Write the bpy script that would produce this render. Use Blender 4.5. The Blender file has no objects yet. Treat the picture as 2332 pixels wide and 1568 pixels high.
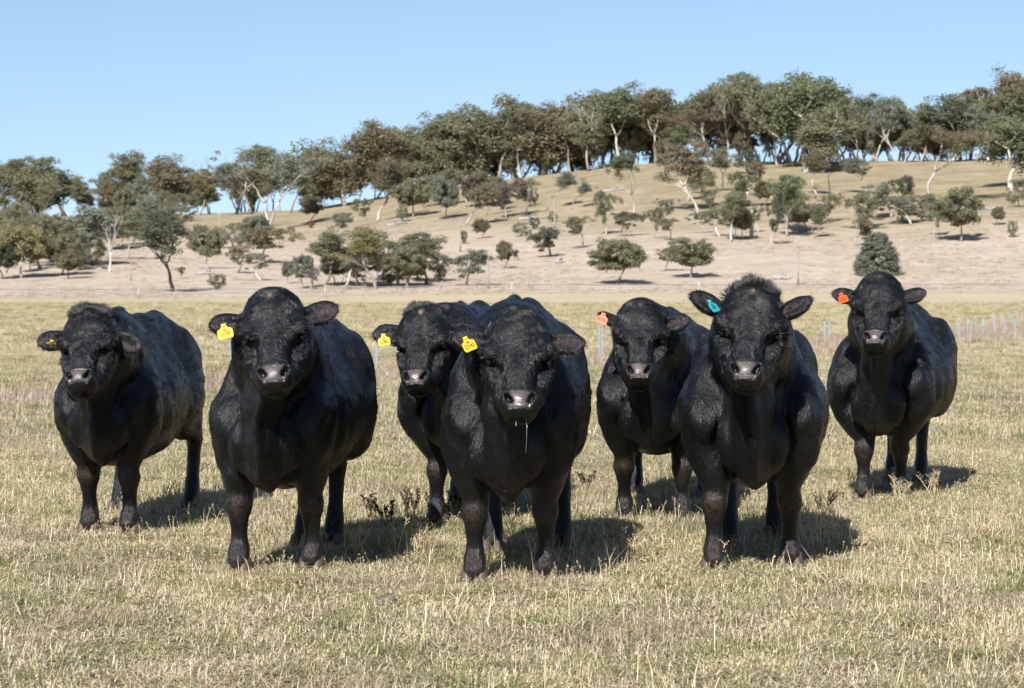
import bpy, math, random
import numpy as np
from mathutils import Vector, Matrix

# ------------------------------------------------------------------ camera, sky, sun, exposure
scene = bpy.context.scene
COL = scene.collection
FPX, CX, CY, HOR, EYE = 2418.0, 512.0, 344.0, 292.0, 1.25   # 85 mm lens at 1024 px, eye height in metres

cam_data = bpy.data.cameras.new("camera")
cam_data.sensor_width = 36.0
cam_data.lens = FPX / 1024.0 * 36.0
cam_data.clip_start = 0.1
cam_data.clip_end = 8000.0
cam_data.dof.use_dof = True
cam_data.dof.focus_distance = 10.9
cam_data.dof.aperture_fstop = 10.0
cam = bpy.data.objects.new("camera", cam_data)
COL.objects.link(cam)
cam.location = (0, 0, EYE)
cam.rotation_euler = (math.radians(90) - math.atan((CY - HOR) / FPX), 0, 0)
scene.camera = cam

SUN_DIR = Vector((0.36, 1.08, -1.0)).normalized()           # the way the light travels
SUN_EL = math.asin(-SUN_DIR.z)
SUN_AZ = math.atan2(-SUN_DIR.x, -SUN_DIR.y)                  # compass bearing of the sun from +Y
world = bpy.data.worlds.new("World")
scene.world = world
world.use_nodes = True
wn = world.node_tree.nodes
wl = world.node_tree.links
bg = wn["Background"]
sky = wn.new("ShaderNodeTexSky")
sky.sky_type = 'NISHITA'
sky.sun_disc = False
sky.sun_elevation = SUN_EL
sky.sun_rotation = SUN_AZ
sky.altitude = 900.0
sky.air_density = 1.0
sky.dust_density = 0.9
sky.ozone_density = 1.2
tcw = wn.new("ShaderNodeTexCoord")
mpw = wn.new("ShaderNodeVectorMath")
mpw.operation = 'MULTIPLY_ADD'
mpw.inputs[1].default_value = (1, 1, .92)
mpw.inputs[2].default_value = (0, 0, .085)
wl.new(tcw.outputs["Generated"], mpw.inputs[0])
wl.new(mpw.outputs[0], sky.inputs["Vector"])
wl.new(sky.outputs["Color"], bg.inputs["Color"])
bg.inputs["Strength"].default_value = 0.079

sun_data = bpy.data.lights.new("sun", 'SUN')
sun_data.energy = 5.0
sun_data.angle = math.radians(0.53)
sun_data.color = (1.0, 0.972, 0.93)
sun = bpy.data.objects.new("sun", sun_data)
COL.objects.link(sun)
sun.rotation_euler = SUN_DIR.to_track_quat('-Z', 'Y').to_euler()

scene.view_settings.view_transform = 'Standard'
scene.view_settings.look = 'None'
scene.view_settings.exposure = 0.92
scene.view_settings.gamma = 1.0
scene.view_settings.use_curve_mapping = False
scene.render.engine = 'CYCLES'
scene.cycles.use_denoising = True
scene.cycles.max_bounces = 6
scene.cycles.transparent_max_bounces = 6
scene.cycles_curves.shape = 'RIBBONS'
scene.render.film_transparent = False

rng = np.random.default_rng(7)


# ------------------------------------------------------------------ helpers
K = 1024.0 / 2332.0


def px2w(px, py, d):
    """a point seen at pixel (px, py) of the 1024-wide picture, d metres ahead"""
    return np.array([(px - CX) / FPX * d, d, EYE - (py - HOR) / FPX * d])


def ground_px(px, py):
    d = FPX * EYE / (py - HOR)
    return np.array([(px - CX) / FPX * d, d, 0.0])


def unit(v):
    v = np.asarray(v, float)
    return v / (np.linalg.norm(v) + 1e-12)


def tag(o, label=None, cat=None, group=None, kind=None):
    for k, v in (("label", label), ("category", cat), ("group", group), ("kind", kind)):
        if v:
            o[k] = v
    return o


def empty(name, loc, rz=0.0):
    o = bpy.data.objects.new(name, None)
    o.empty_display_size = 0.2
    o.location = loc
    o.rotation_euler = (0, 0, rz)
    COL.objects.link(o)
    return o


def obj(name, me, mat=None, parent=None):
    o = bpy.data.objects.new(name, me)
    COL.objects.link(o)
    if parent is not None:
        o.parent = parent
    if mat is not None:
        me.materials.append(mat)
    return o


def mesh_np(name, verts, faces, smooth=True):
    """faces: (n,3) or (n,4) int array, or a list of lists"""
    me = bpy.data.meshes.new(name)
    verts = np.asarray(verts, np.float32)
    if isinstance(faces, np.ndarray):
        n, k = faces.shape
        me.vertices.add(len(verts))
        me.vertices.foreach_set("co", verts.ravel())
        me.loops.add(n * k)
        me.loops.foreach_set("vertex_index", faces.astype(np.int32).ravel())
        me.polygons.add(n)
        me.polygons.foreach_set("loop_start", np.arange(0, n * k, k, dtype=np.int32))
        me.update(calc_edges=True)
    else:
        me.from_pydata(verts.tolist(), [], faces)
        me.update()
    if smooth and len(me.polygons):
        me.polygons.foreach_set("use_smooth", np.ones(len(me.polygons), bool))
    return me


def tube_arrays(pts, radii, seg=7, cap=True):
    pts = np.asarray(pts, float)
    n = len(pts)
    tang = np.gradient(pts, axis=0)
    ref = np.array([0.31, 0.17, 0.93])
    V, F = [], []
    a = None
    for i in range(n):
        t = unit(tang[i])
        if a is None:
            a = unit(np.cross(t, ref if abs(np.dot(t, ref)) < .9 else np.array([1.0, 0, 0])))
        else:
            a = unit(a - t * np.dot(a, t))
        b = np.cross(t, a)
        for k in range(seg):
            th = 2 * math.pi * k / seg
            V.append(pts[i] + radii[i] * (math.cos(th) * a + math.sin(th) * b))
    for i in range(n - 1):
        for k in range(seg):
            k2 = (k + 1) % seg
            F.append([i * seg + k, i * seg + k2, (i + 1) * seg + k2, (i + 1) * seg + k])
    if cap:
        F.append(list(range(seg))[::-1])
        F.append([(n - 1) * seg + k for k in range(seg)])
    return V, F


class MB:
    """collects loose shapes that become ONE mesh"""
    def __init__(self):
        self.V, self.F = [], []

    def add(self, V, F):
        o = len(self.V)
        self.V.extend([tuple(v) for v in V])
        self.F.extend([[i + o for i in f] for f in F])

    def tube(self, pts, radii, seg=7):
        self.add(*tube_arrays(pts, radii, seg))

    def mesh(self, name, smooth=True):
        return mesh_np(name, self.V, self.F, smooth)


def vnoise(p, seed=0):
    """smooth value noise in -1..1 at points p (n,3)"""
    p = np.asarray(p, float)
    i = np.floor(p).astype(np.int64)
    f = p - i
    f = f * f * (3 - 2 * f)
    out = np.zeros(len(p))
    for dx in (0, 1):
        for dy in (0, 1):
            for dz in (0, 1):
                h = (i[:, 0] + dx) * 374761393 + (i[:, 1] + dy) * 668265263 + (i[:, 2] + dz) * 2147483647 + seed * 974634777
                h = (h ^ (h >> 13)) * 1274126177
                h = (h ^ (h >> 16)) & 0xFFFFFF
                w = (f[:, 0] if dx else 1 - f[:, 0]) * (f[:, 1] if dy else 1 - f[:, 1]) * (f[:, 2] if dz else 1 - f[:, 2])
                out += w * (h / float(0xFFFFFF) * 2 - 1)
    return out


class NT:
    """short hand for building a material's nodes"""
    def __init__(self, name):
        self.m = bpy.data.materials.new(name)
        self.m.use_nodes = True
        self.t = self.m.node_tree
        self.bsdf = self.t.nodes["Principled BSDF"]
        self.out = self.t.nodes["Material Output"]

    def node(self, typ, **kw):
        n = self.t.nodes.new(typ)
        for k, v in kw.items():
            setattr(n, k, v)
        return n

    def set(self, sock, v):
        if hasattr(v, "is_output") or isinstance(v, bpy.types.NodeSocket):
            self.t.links.new(v, sock)
        else:
            sock.default_value = v

    def rgb(self, c):
        n = self.node("ShaderNodeRGB")
        n.outputs[0].default_value = (*c, 1)
        return n.outputs[0]

    def mix(self, fac, a, b, blend='MIX'):
        n = self.node("ShaderNodeMix", data_type='RGBA', blend_type=blend)
        self.set(n.inputs[0], fac)
        self.set(n.inputs[6], (*a, 1) if isinstance(a, tuple) else a)
        self.set(n.inputs[7], (*b, 1) if isinstance(b, tuple) else b)
        return n.outputs[2]

    def math(self, op, a, b=0.0, c=0.0, clamp=False):
        n = self.node("ShaderNodeMath", operation=op, use_clamp=clamp)
        self.set(n.inputs[0], a)
        self.set(n.inputs[1], b)
        self.set(n.inputs[2], c)
        return n.outputs[0]

    def ramp(self, v, lo, hi, a=0.0, b=1.0, smooth=True):
        n = self.node("ShaderNodeMapRange", interpolation_type='SMOOTHSTEP' if smooth else 'LINEAR')
        self.set(n.inputs[0], v)
        n.inputs[1].default_value = lo
        n.inputs[2].default_value = hi
        n.inputs[3].default_value = a
        n.inputs[4].default_value = b
        return n.outputs[0]

    def noise(self, vec, scale, detail=4.0, rough=0.55, dist=0.0):
        n = self.node("ShaderNodeTexNoise")
        if vec is not None:
            self.t.links.new(vec, n.inputs["Vector"])
        n.inputs["Scale"].default_value = scale
        n.inputs["Detail"].default_value = detail
        n.inputs["Roughness"].default_value = rough
        n.inputs["Distortion"].default_value = dist
        return n.outputs["Fac"]

    def scaled(self, vec, s):
        n = self.node("ShaderNodeMapping")
        self.t.links.new(vec, n.inputs["Vector"])
        n.inputs["Scale"].default_value = s
        return n.outputs["Vector"]

    def pos(self):
        return self.node("ShaderNodeNewGeometry").outputs["Position"]

    def objco(self):
        return self.node("ShaderNodeTexCoord").outputs["Object"]

    def attr(self, name, out="Fac"):
        n = self.node("ShaderNodeAttribute", attribute_name=name)
        return n.outputs[out]

    def bump(self, h, strength, dist):
        n = self.node("ShaderNodeBump")
        self.t.links.new(h, n.inputs["Height"])
        n.inputs["Strength"].default_value = strength
        n.inputs["Distance"].default_value = dist
        self.t.links.new(n.outputs["Normal"], self.bsdf.inputs["Normal"])

    def base(self, c, rough=0.6, spec=0.5):
        self.set(self.bsdf.inputs["Base Color"], (*c, 1) if isinstance(c, tuple) else c)
        self.set(self.bsdf.inputs["Roughness"], rough)
        self.set(self.bsdf.inputs["Specular IOR Level"], spec)
        return self.m


def plain(name, c, rough=0.6, spec=0.5, var=0.12, scale=20.0):
    """one real colour with a little uneven wear"""
    n = NT(name)
    f = n.noise(n.objco(), scale)
    lo = tuple(x * (1 - var) for x in c)
    hi = tuple(min(1, x * (1 + var)) for x in c)
    return n.base(n.mix(f, lo, hi), rough, spec)


# ------------------------------------------------------------------ bulls: one continuous skin from a signed distance field
class Field:
    def __init__(self, ax, ay, az):
        self.ax, self.ay, self.az = [np.asarray(a, np.float32) for a in (ax, ay, az)]
        self.D = np.full((len(ax), len(ay), len(az)), 1.0, np.float32)

    def _sl(self, lo, hi):
        s = []
        for a, l, h in zip((self.ax, self.ay, self.az), lo, hi):
            i, j = np.searchsorted(a, l), np.searchsorted(a, h)
            s.append(slice(max(0, i - 1), min(len(a), j + 1)))
        return tuple(s)

    def _pts(self, sl):
        return (self.ax[sl[0]][:, None, None], self.ay[sl[1]][None, :, None], self.az[sl[2]][None, None, :])

    def _blend(self, sl, d, k, cut=False):
        D = self.D[sl]
        if D.size == 0:
            return
        if cut:
            d = -d
            h = np.clip(.5 - .5 * (d - D) / k * -1.0, 0, 1) if False else np.clip(.5 + .5 * (d - D) / k, 0, 1)
            self.D[sl] = D + (d - D) * h + k * h * (1 - h)
        else:
            h = np.clip(.5 + .5 * (d - D) / k, 0, 1)
            self.D[sl] = d + (D - d) * h - k * h * (1 - h)

    @staticmethod
    def _ell(q, r):
        k0 = np.sqrt(sum((a / b) ** 2 for a, b in zip(q, r)))
        k1 = np.sqrt(sum((a / (b * b)) ** 2 for a, b in zip(q, r))) + 1e-9
        return (k0 * (k0 - 1) / k1).astype(np.float32)

    def ell(self, c, r, R=None, k=.05, cut=False):
        """ellipsoid; R: rows are its axes"""
        c = np.asarray(c, float)
        R = np.eye(3) if R is None else np.asarray(R, float)
        ext = np.sqrt(((R * np.asarray(r)[:, None]) ** 2).sum(0)) + k + .035
        sl = self._sl(c - ext, c + ext)
        X, Y, Z = self._pts(sl)
        X, Y, Z = X - c[0], Y - c[1], Z - c[2]
        q = [R[i, 0] * X + R[i, 1] * Y + R[i, 2] * Z for i in range(3)]
        self._blend(sl, self._ell(q, r), k, cut)

    def chain(self, nodes, u, k=.05, sub=3, cut=False):
        """nodes: (point, radius along u, radius across); smooth path through them"""
        P = np.array([n[0] for n in nodes], float)
        R = np.array([[n[1], n[2]] for n in nodes], float)
        if len(P) > 2 and sub > 1:
            PR = np.hstack([P, R])
            ext = np.vstack([2 * PR[0] - PR[1], PR, 2 * PR[-1] - PR[-2]])
            res = []
            for i in range(1, len(ext) - 2):
                for j in range(sub):
                    t = j / sub
                    p0, p1, p2, p3 = ext[i - 1], ext[i], ext[i + 1], ext[i + 2]
                    res.append(.5 * (2 * p1 + (p2 - p0) * t + (2 * p0 - 5 * p1 + 4 * p2 - p3) * t * t + (3 * p1 - p0 - 3 * p2 + p3) * t ** 3))
            res.append(ext[-2])
            res = np.array(res)
            P, R = res[:, :3], np.maximum(res[:, 3:], .004)
        rm = R.max()
        lo = P.min(0) - rm - k - .035
        hi = P.max(0) + rm + k + .035
        sl = self._sl(lo, hi)
        X, Y, Z = self._pts(sl)
        best = None
        for i in range(len(P) - 1):
            a, b = P[i], P[i + 1]
            L = np.linalg.norm(b - a)
            if L < 1e-6:
                continue
            t = (b - a) / L
            uu = unit(np.asarray(u) - t * np.dot(u, t))
            vv = np.cross(t, uu)
            x, y, z = X - a[0], Y - a[1], Z - a[2]
            s = x * t[0] + y * t[1] + z * t[2]
            h = np.clip(s / L, 0, 1)
            w = s - h * L
            du = x * uu[0] + y * uu[1] + z * uu[2]
            dv = x * vv[0] + y * vv[1] + z * vv[2]
            ru = R[i, 0] + (R[i + 1, 0] - R[i, 0]) * h
            rv = R[i, 1] + (R[i + 1, 1] - R[i, 1]) * h
            rw = np.minimum(ru, rv)
            k0 = np.sqrt((du / ru) ** 2 + (dv / rv) ** 2 + (w / rw) ** 2)
            k1 = np.sqrt((du / ru ** 2) ** 2 + (dv / rv ** 2) ** 2 + (w / rw ** 2) ** 2) + 1e-9
            d = (k0 * (k0 - 1) / k1).astype(np.float32)
            best = d if best is None else np.minimum(best, d)
        self._blend(sl, best, k, cut)

    def surface(self):
        D = self.D
        ax, ay, az = self.ax, self.ay, self.az
        ins = D < 0
        nx, ny, nz = D.shape
        c = ins[:-1, :-1, :-1].astype(np.int8)
        cnt = sum(ins[i:nx - 1 + i, j:ny - 1 + j, k:nz - 1 + k].astype(np.int8) for i in (0, 1) for j in (0, 1) for k in (0, 1))
        act = (cnt > 0) & (cnt < 8)
        I = np.argwhere(act)
        idx = np.full(act.shape, -1, np.int32)
        idx[act] = np.arange(len(I))
        acc = np.zeros((len(I), 3))
        n = np.zeros(len(I))
        axes = (ax, ay, az)
        for d in range(3):
            o = [e for e in range(3) if e != d]
            for p in (0, 1):
                for q in (0, 1):
                    A = I.copy()
                    A[:, o[0]] += p
                    A[:, o[1]] += q
                    B = A.copy()
                    B[:, d] += 1
                    da, db = D[A[:, 0], A[:, 1], A[:, 2]], D[B[:, 0], B[:, 1], B[:, 2]]
                    m = (da < 0) != (db < 0)
                    t = np.where(m, da / (da - db + 1e-12), 0)
                    pt = np.stack([axes[e][A[:, e]] for e in range(3)], 1).astype(float)
                    pt[:, d] += t * (axes[d][B[:, d]] - axes[d][A[:, d]])
                    acc[m] += pt[m]
                    n[m] += 1
        V = acc / n[:, None]
        F = []
        for d in range(3):
            o = [(1, 2), (2, 0), (0, 1)][d]
            sa = [slice(None)] * 3
            sb = [slice(None)] * 3
            sa[d], sb[d] = slice(0, -1), slice(1, None)
            for e in o:
                sa[e] = slice(1, -1)
                sb[e] = slice(1, -1)
            a, b = ins[tuple(sa)], ins[tuple(sb)]
            for flip in (False, True):
                m = (a & ~b) if not flip else (~a & b)
                E = np.argwhere(m)
                for e in o:
                    E[:, e] += 1
                qs = []
                for (p, q) in ((0, 0), (1, 0), (1, 1), (0, 1)):
                    C = E.copy()
                    C[:, o[0]] -= p
                    C[:, o[1]] -= q
                    qs.append(idx[C[:, 0], C[:, 1], C[:, 2]])
                Q = np.stack(qs, 1)
                if flip:
                    Q = Q[:, ::-1]
                F.append(Q)
        F = np.vstack(F)
        F = F[(F >= 0).all(1)]
        # Taubin smoothing removes the grid's steps without shrinking
        E = np.vstack([F[:, [0, 1]], F[:, [1, 2]], F[:, [2, 3]], F[:, [3, 0]]])
        E = np.vstack([E, E[:, ::-1]])
        deg = np.bincount(E[:, 0], minlength=len(V)).astype(float)[:, None]
        for lam in (.5, -.52, .5, -.52):
            S = np.stack([np.bincount(E[:, 0], weights=V[E[:, 1], j], minlength=len(V)) for j in range(3)], 1)
            V = V + lam * (S / deg - V)
        return V, F


def graded(lo, hi, zones, coarse):
    """axis from lo to hi, spacing coarse except inside zones (a, b, fine)"""
    out, x = [lo], lo
    while x < hi:
        s = coarse
        for a, b, f in zones:
            g = max(a - x, x - b, 0)
            s = min(s, f + .25 * g)
        x += s
        out.append(x)
    return np.array(out)


BLACK_COAT = None


def coat_material():
    n = NT("black_coat")
    co = n.objco()
    m = n.node("ShaderNodeAttribute", attribute_name="mask")
    sep = n.node("ShaderNodeSeparateColor")
    n.t.links.new(m.outputs["Color"], sep.inputs[0])
    nose, ear, knee = sep.outputs[0], sep.outputs[1], sep.outputs[2]
    dirt = n.attr("dirt")
    pale = n.attr("pale")
    flow = n.scaled(co, (1.0, 1.0, .17))
    big = n.noise(co, 3.2, 5, .6)
    fine = n.noise(flow, 70, 5, .7)
    col = n.mix(n.ramp(big, .42, .7), (.0040, .0042, .0052), (.0085, .0079, .0080))
    col = n.mix(n.math('MULTIPLY', n.ramp(fine, .55, .8), .6), col, (.0115, .0110, .0115))
    col = n.mix(n.math('MULTIPLY', n.math('MULTIPLY', dirt, n.ramp(n.noise(co, 7, 5, .65), .42, .68)), 1.6), col, (.020, .013, .0095))
    col = n.mix(n.math('MULTIPLY', knee, n.ramp(n.noise(co, 38, 5, .7), .3, .7)), col, (.045, .03, .021))
    straw = n.ramp(n.noise(n.scaled(co, (1, 1, .5)), 95, 3, .65), .62, .70)
    col = n.mix(n.math('MULTIPLY', straw, dirt), col, (.16, .11, .065))
    col = n.mix(n.math('MULTIPLY', ear, .9), col, (.024, .016, .015))
    col = n.mix(n.math('MULTIPLY', pale, n.ramp(n.noise(n.scaled(co, (1, 1, .5)), 150, 4, .75), .40, .62)), col, (.24, .18, .13))
    skin = n.mix(n.noise(co, 60, 4), (.042, .034, .032), (.082, .065, .061))
    col = n.mix(nose, col, skin)
    col = n.mix(n.attr("nostril"), col, (.005, .0035, .0035))
    rough = n.math('MULTIPLY_ADD', fine, .18, .27)
    wet = n.ramp(n.noise(co, 55, 3, .6), .35, .65, .20, .50)
    rmix = n.node("ShaderNodeMix", data_type='FLOAT')
    n.set(rmix.inputs[0], nose)
    n.set(rmix.inputs[2], rough)
    n.set(rmix.inputs[3], wet)
    vor = n.node("ShaderNodeTexVoronoi")
    n.t.links.new(co, vor.inputs["Vector"])
    vor.inputs["Scale"].default_value = 260
    hmix = n.node("ShaderNodeMix", data_type='FLOAT')
    n.set(hmix.inputs[0], nose)
    n.set(hmix.inputs[2], n.math('MULTIPLY_ADD', n.noise(n.scaled(co, (1, 1, .5)), 11, 4, .6, .8), 2.2, n.math('MULTIPLY_ADD', n.noise(flow, 34, 5, .7, 1.2), 1.3, n.noise(flow, 120, 3, .6))))
    n.set(hmix.inputs[3], n.math('MULTIPLY', vor.outputs["Distance"], .10))
    n.bump(hmix.outputs[0], .7, .009)
    n.base(col, rmix.outputs[0], n.math('MULTIPLY_ADD', nose, .20, .26))
    return n.m


def hair_material():
    n = NT("coat_hair")
    hi = n.node("ShaderNodeHairInfo")
    col = n.mix(hi.outputs["Random"], (.0022, .0024, .0030), (.009, .0085, .009))
    n.base(col, .30, .48)
    return n.m


M_COAT = coat_material()
M_HAIR = hair_material()
M_HOOF = plain("hoof_horn", (.085, .062, .048), .55, .4, .35, 60)
M_EYE = plain("eye_gloss", (.008, .006, .006), .06, .7, .1)
M_DROOL = plain("wet_drool", (.38, .40, .41), .08, .8, .05)


def tag_material(name, c):
    n = NT(name)
    f = n.noise(n.objco(), 90, 3)
    return n.base(n.mix(f, tuple(x * .85 for x in c), c), .45, .4)


M_TAG = {"yellow": tag_material("yellow_tag_plastic", (.64, .46, .03)),
         "orange": tag_material("orange_tag_plastic", (.78, .090, .012)),
         "blue": tag_material("blue_tag_plastic", (.02, .36, .43))}
M_INK = plain("tag_ink", (.03, .028, .02), .7, .2)


def ear_frame(H, side, e):
    """axis along the ear, across it and out of its opening, in the bull's frame"""
    a, s, n = H["a"], H["s"] * side, H["n"]
    up, fw, tw = e
    d = unit(s * math.cos(up) * math.cos(fw) - a * math.sin(up) + n * math.sin(fw))
    w = unit(-a - d * np.dot(-a, d))
    o = unit(n - d * np.dot(n, d) - w * np.dot(n, w))
    w2 = w * math.cos(tw) + o * math.sin(tw)
    o2 = -w * math.sin(tw) + o * math.cos(tw)
    return d, w2, o2


def make_bull(S):
    r = random.Random(S["seed"])
    # ---- place: hooves give the ground position and the heading
    fr = [ground_px(*p) for p in S["front"]]
    re_ = [ground_px(*p) for p in S["rear"]]
    O = (fr[0] + fr[1]) / 2
    rc = (re_[0] + re_[1]) / 2
    h = unit(O - rc)
    l = np.array([-h[1], h[0], 0.0])
    Z = np.array([0, 0, 1.0])
    RW = np.stack([h, l, Z])                       # world -> local rows

    def loc(w):
        return RW @ (np.asarray(w) - O)
    fl = [loc(p) for p in fr]                      # [right (y<0), left]
    rl = [loc(p) for p in re_]
    fx = abs((rl[0][0] + rl[1][0]) / 2) / 1.2
    wd = S.get("width", 1.0)
    # ---- head pose from where poll and muzzle are
    L = .515 * S.get("head", 1.0) * 1.015
    dP = O[1] - S.get("reach", .38)
    P = px2w(*S["poll"], dP)
    M0 = px2w(*S["muz"], dP - .2)
    yaw = S.get("yaw", 0.0)
    tocam = unit(np.array([-P[0], -P[1], 0]))
    fwd = np.array([tocam[0] * math.cos(yaw) - tocam[1] * math.sin(yaw), tocam[0] * math.sin(yaw) + tocam[1] * math.cos(yaw), 0])
    side = np.array([-fwd[1], fwd[0], 0])
    dz = M0[2] - P[2]
    dx = np.dot(M0 - P, side) * .9
    fo = math.sqrt(max(L * L - dz * dz - dx * dx, .012))
    A = unit(fwd * fo + side * dx + Z * dz)
    N = unit(fwd - A * np.dot(fwd, A))
    Sd = np.cross(A, N) * 1.0
    if np.dot(Sd, side) < 0:
        Sd = -Sd
    H = {"a": RW @ A, "n": RW @ N, "s": RW @ Sd, "p": loc(P) + (RW @ A) * .035 - (RW @ N) * -.085}
    hs = L / .515

    hw, mw = S.get("face", 1.0), S.get("muzzle", 1.0)

    def hp(a, s, n):
        s = s * (hw + (mw - hw) * min(max((a - .2) / .2, 0), 1))
        return H["p"] + (H["a"] * a + H["s"] * s + H["n"] * n) * hs
    HR = np.stack([H["a"], H["s"], H["n"]])
    hc = hp(.2, 0, -.1)
    ax = graded(-1.62 * fx - .12, max(hc[0] + .42, .62), [(hc[0] - .30, hc[0] + .36, .0085)], .0165)
    ay = graded(-.52, .52, [(hc[1] - .30, hc[1] + .30, .0085)], .0165)
    az = graded(.02, max(1.36, hp(-.06, 0, -.08)[2] + .14), [(hc[2] - .32, hc[2] + .30, .0085)], .0155)
    f = Field(ax, ay, az)
    Yx = (0, 1, 0)
    wh = S.get("withers", 1.24)
    dzw = wh - 1.24
    # ---- trunk
    f.chain([((-1.46 * fx, 0, .93 + dzw), .14, .15), ((-1.30 * fx, 0, .87 + dzw), .245 * wd, .25), ((-1.02 * fx, 0, .78 + dzw), .315 * wd, .295),
             ((-.62 * fx, 0, .735 + dzw), .370 * wd, .31), ((-.22 * fx, 0, .73 + dzw), .315 * wd, .315), ((.04, 0, .745 + dzw), .205 * wd, .30),
             ((.19, 0, .75 + dzw), .125 * wd, .21)], Yx, k=.04)
    f.chain([((-1.42 * fx, 0, 1.03 + dzw), .10, .11), ((-1.24 * fx, 0, 1.05 + dzw), .135, .15), ((-.80 * fx, 0, 1.05 + dzw), .105, .16), ((-.24 * fx, 0, 1.07 + dzw), .080, .15),
             ((.02, 0, 1.00 + dzw), .11, .18)], Yx, k=.17)                          # back and withers
    f.ell((-.20 * fx, 0, 1.20 + dzw), (.11, .026, .05), k=.05)
    f.ell((-1.22 * fx, 0, 1.18 + dzw), (.10, .035, .05), k=.06)
    f.ell((-1.42 * fx, 0, 1.10 + dzw), (.10, .055, .06), k=.06)                     # tail head
    for sg in (-1, 1):
        f.chain([((-.16, sg * .085, 1.10 + dzw), .055, .13), ((-.09, sg * .185 * wd, .92 + dzw), .085, .175), ((.01, sg * .235 * wd, .74 + dzw), .092, .165),
                 ((.05, sg * .23 * wd, .60), .088, .13)], Yx, k=.045)               # shoulder blade and upper arm
        f.ell((.155, sg * .215 * wd, .73 + dzw), (.09, .075, .12), k=.04)           # point of shoulder
        f.ell((.205, sg * .095, .575), (.13, .075, .13), k=.022)                      # breast muscle
        f.ell((-1.22 * fx, sg * .205 * wd, .80 + dzw), (.25, .125, .31), k=.06)     # thigh
        f.ell((-1.04 * fx, sg * .225 * wd, .60), (.13, .10, .15), k=.07)            # stifle
    # ---- brisket and dewlap
    bz = S.get("brisket", .40)
    kt = hp(.27, 0, -.235)
    f.chain([(kt, .030, .06), (kt * .5 + np.array([.215, 0, .39]), .028, .07), ((.425, .01, .70), .028, .08), ((.420, .015, .59), .027, .075), ((.365, .012, .49), .027, .065), ((.29, .01, bz + .07), .026, .05)], Yx, k=.045)
    f.chain([((.31, 0, .77), .080, .12), ((.32, 0, .64), .085, .12), ((.29, 0, .53), .085, .11), ((.17, 0, .475), .095, .08), ((-.05, 0, .465), .15, .07)], Yx, k=.04)
    f.chain([((.31, 0, .58), .08, .08), ((.265, 0, .48), .066, .075), ((.235, .01, bz + .055), .045, .055), ((.225, .012, bz + .025), .03, .035)], Yx, k=.04)
    f.ell((-.62 * fx, 0, .43), (.20, .05, .055), k=.06)                              # sheath
    f.ell((-1.17 * fx, 0, .50), (.075, .075, .13), k=.03)
    # ---- neck
    nb = hp(.10, 0, -.235)
    f.chain([((-.12, 0, .99 + dzw), .20, .235), ((.12, nb[1] * .25, .97 + .5 * (nb[2] - .95) + dzw * .5), .195, .235), (nb * .55 + np.array([.09, 0, .42 + .02]), .175, .205), (nb, .135, .15)], Yx, k=.045)
    f.chain([(hp(.30, 0, -.21), .06, .06), (hp(.22, 0, -.27) * .55 + np.array([.14, 0, .36]), .085, .10), ((.34, 0, .76), .09, .10)], Yx, k=.045)
    for sg in (-1, 1):
        f.chain([((.13, sg * .215, .98 + dzw), .016, .016), ((.21, sg * .205, .84 + dzw), .018, .018), ((.265, sg * .170, .70), .016, .016)], Yx, k=.06, cut=True)
        f.chain([((.18, sg * .17 * wd, .70), .008, .010), ((.195, sg * .16 * wd, .62), .018, .024), ((.19, sg * .150 * wd, .54), .026, .04), ((.16, sg * .125 * wd, .43), .026, .05)], Yx, k=.04, cut=True)
    # ---- legs
    for i, sg in ((0, -1), (1, 1)):
        x, y, _ = fl[i]
        f.chain([((.07, sg * .225 * wd, .70), .095, .14), ((.055, sg * .225 * wd, .57), .092, .125), ((.045 + x * .3, sg * .185 * wd * .6 + y * .45, .46), .082, .105), ((.035 + x * .5, y * .85 + sg * .022, .39), .066, .078),
                 ((.025 + x * .6, y * .95, .345), .056, .062), ((.035 + x * .7, y, .295), .056, .058)], Yx, k=.035)
        f.chain([((.035 + x * .7, y, .305), .054, .056), ((.03 + x * .78, y, .25), .046, .047), ((.02 + x * .86, y, .18), .037, .041), ((.012 + x * .94, y, .125), .041, .046),
                 ((.018 + x, y, .095), .049, .053), ((.035 + x, y, .06), .048, .054), ((.045 + x, y, .045), .05, .056)], Yx, k=.02)
        f.ell((.06 + x * .65, y, .305), (.03, .043, .05), k=.03)                    # knee cap
        x, y, _ = rl[i]
        f.chain([((-1.16 * fx, sg * .215 * wd, .70), .115, .20), ((.03 + x, sg * .21 * wd * .5 + y * .5, .57), .085, .13), ((-.09 + x, y, .46), .055, .075),
                 ((-.13 + x, y, .40), .047, .062)], Yx, k=.04)
        f.chain([((-.13 + x, y, .41), .046, .06), ((-.115 + x, y, .34), .043, .050), ((-.085 + x, y, .22), .037, .043), ((-.055 + x, y, .12), .046, .05), ((-.01 + x, y, .05), .047, .052)], Yx, k=.02)
    # ---- head
    f.ell(hp(.100, 0, -.125), (.155 * hs, .141 * hs, .118 * hs), HR, k=.05)
    f.ell(hp(.01, 0, -.115), (.06 * hs, .085 * hs, .085 * hs), HR, k=.06)
    sv = H["s"]
    f.chain([(hp(.10, 0, -.075), .108 * hs, .068 * hs), (hp(.19, 0, -.062), .088 * hs, .056 * hs), (hp(.27, 0, -.054), .066 * hs, .052 * hs), (hp(.35, 0, -.053), .060 * hs, .050 * hs), (hp(.43, 0, -.055), .062 * hs, .05 * hs)], sv, k=.018)
    f.chain([(hp(.13, 0, -.17), .128 * hs, .10 * hs), (hp(.23, 0, -.165), .132 * hs, .10 * hs), (hp(.33, 0, -.145), .110 * hs, .086 * hs), (hp(.425, 0, -.105), .066 * hs, .052 * hs)], sv, k=.022)
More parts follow.
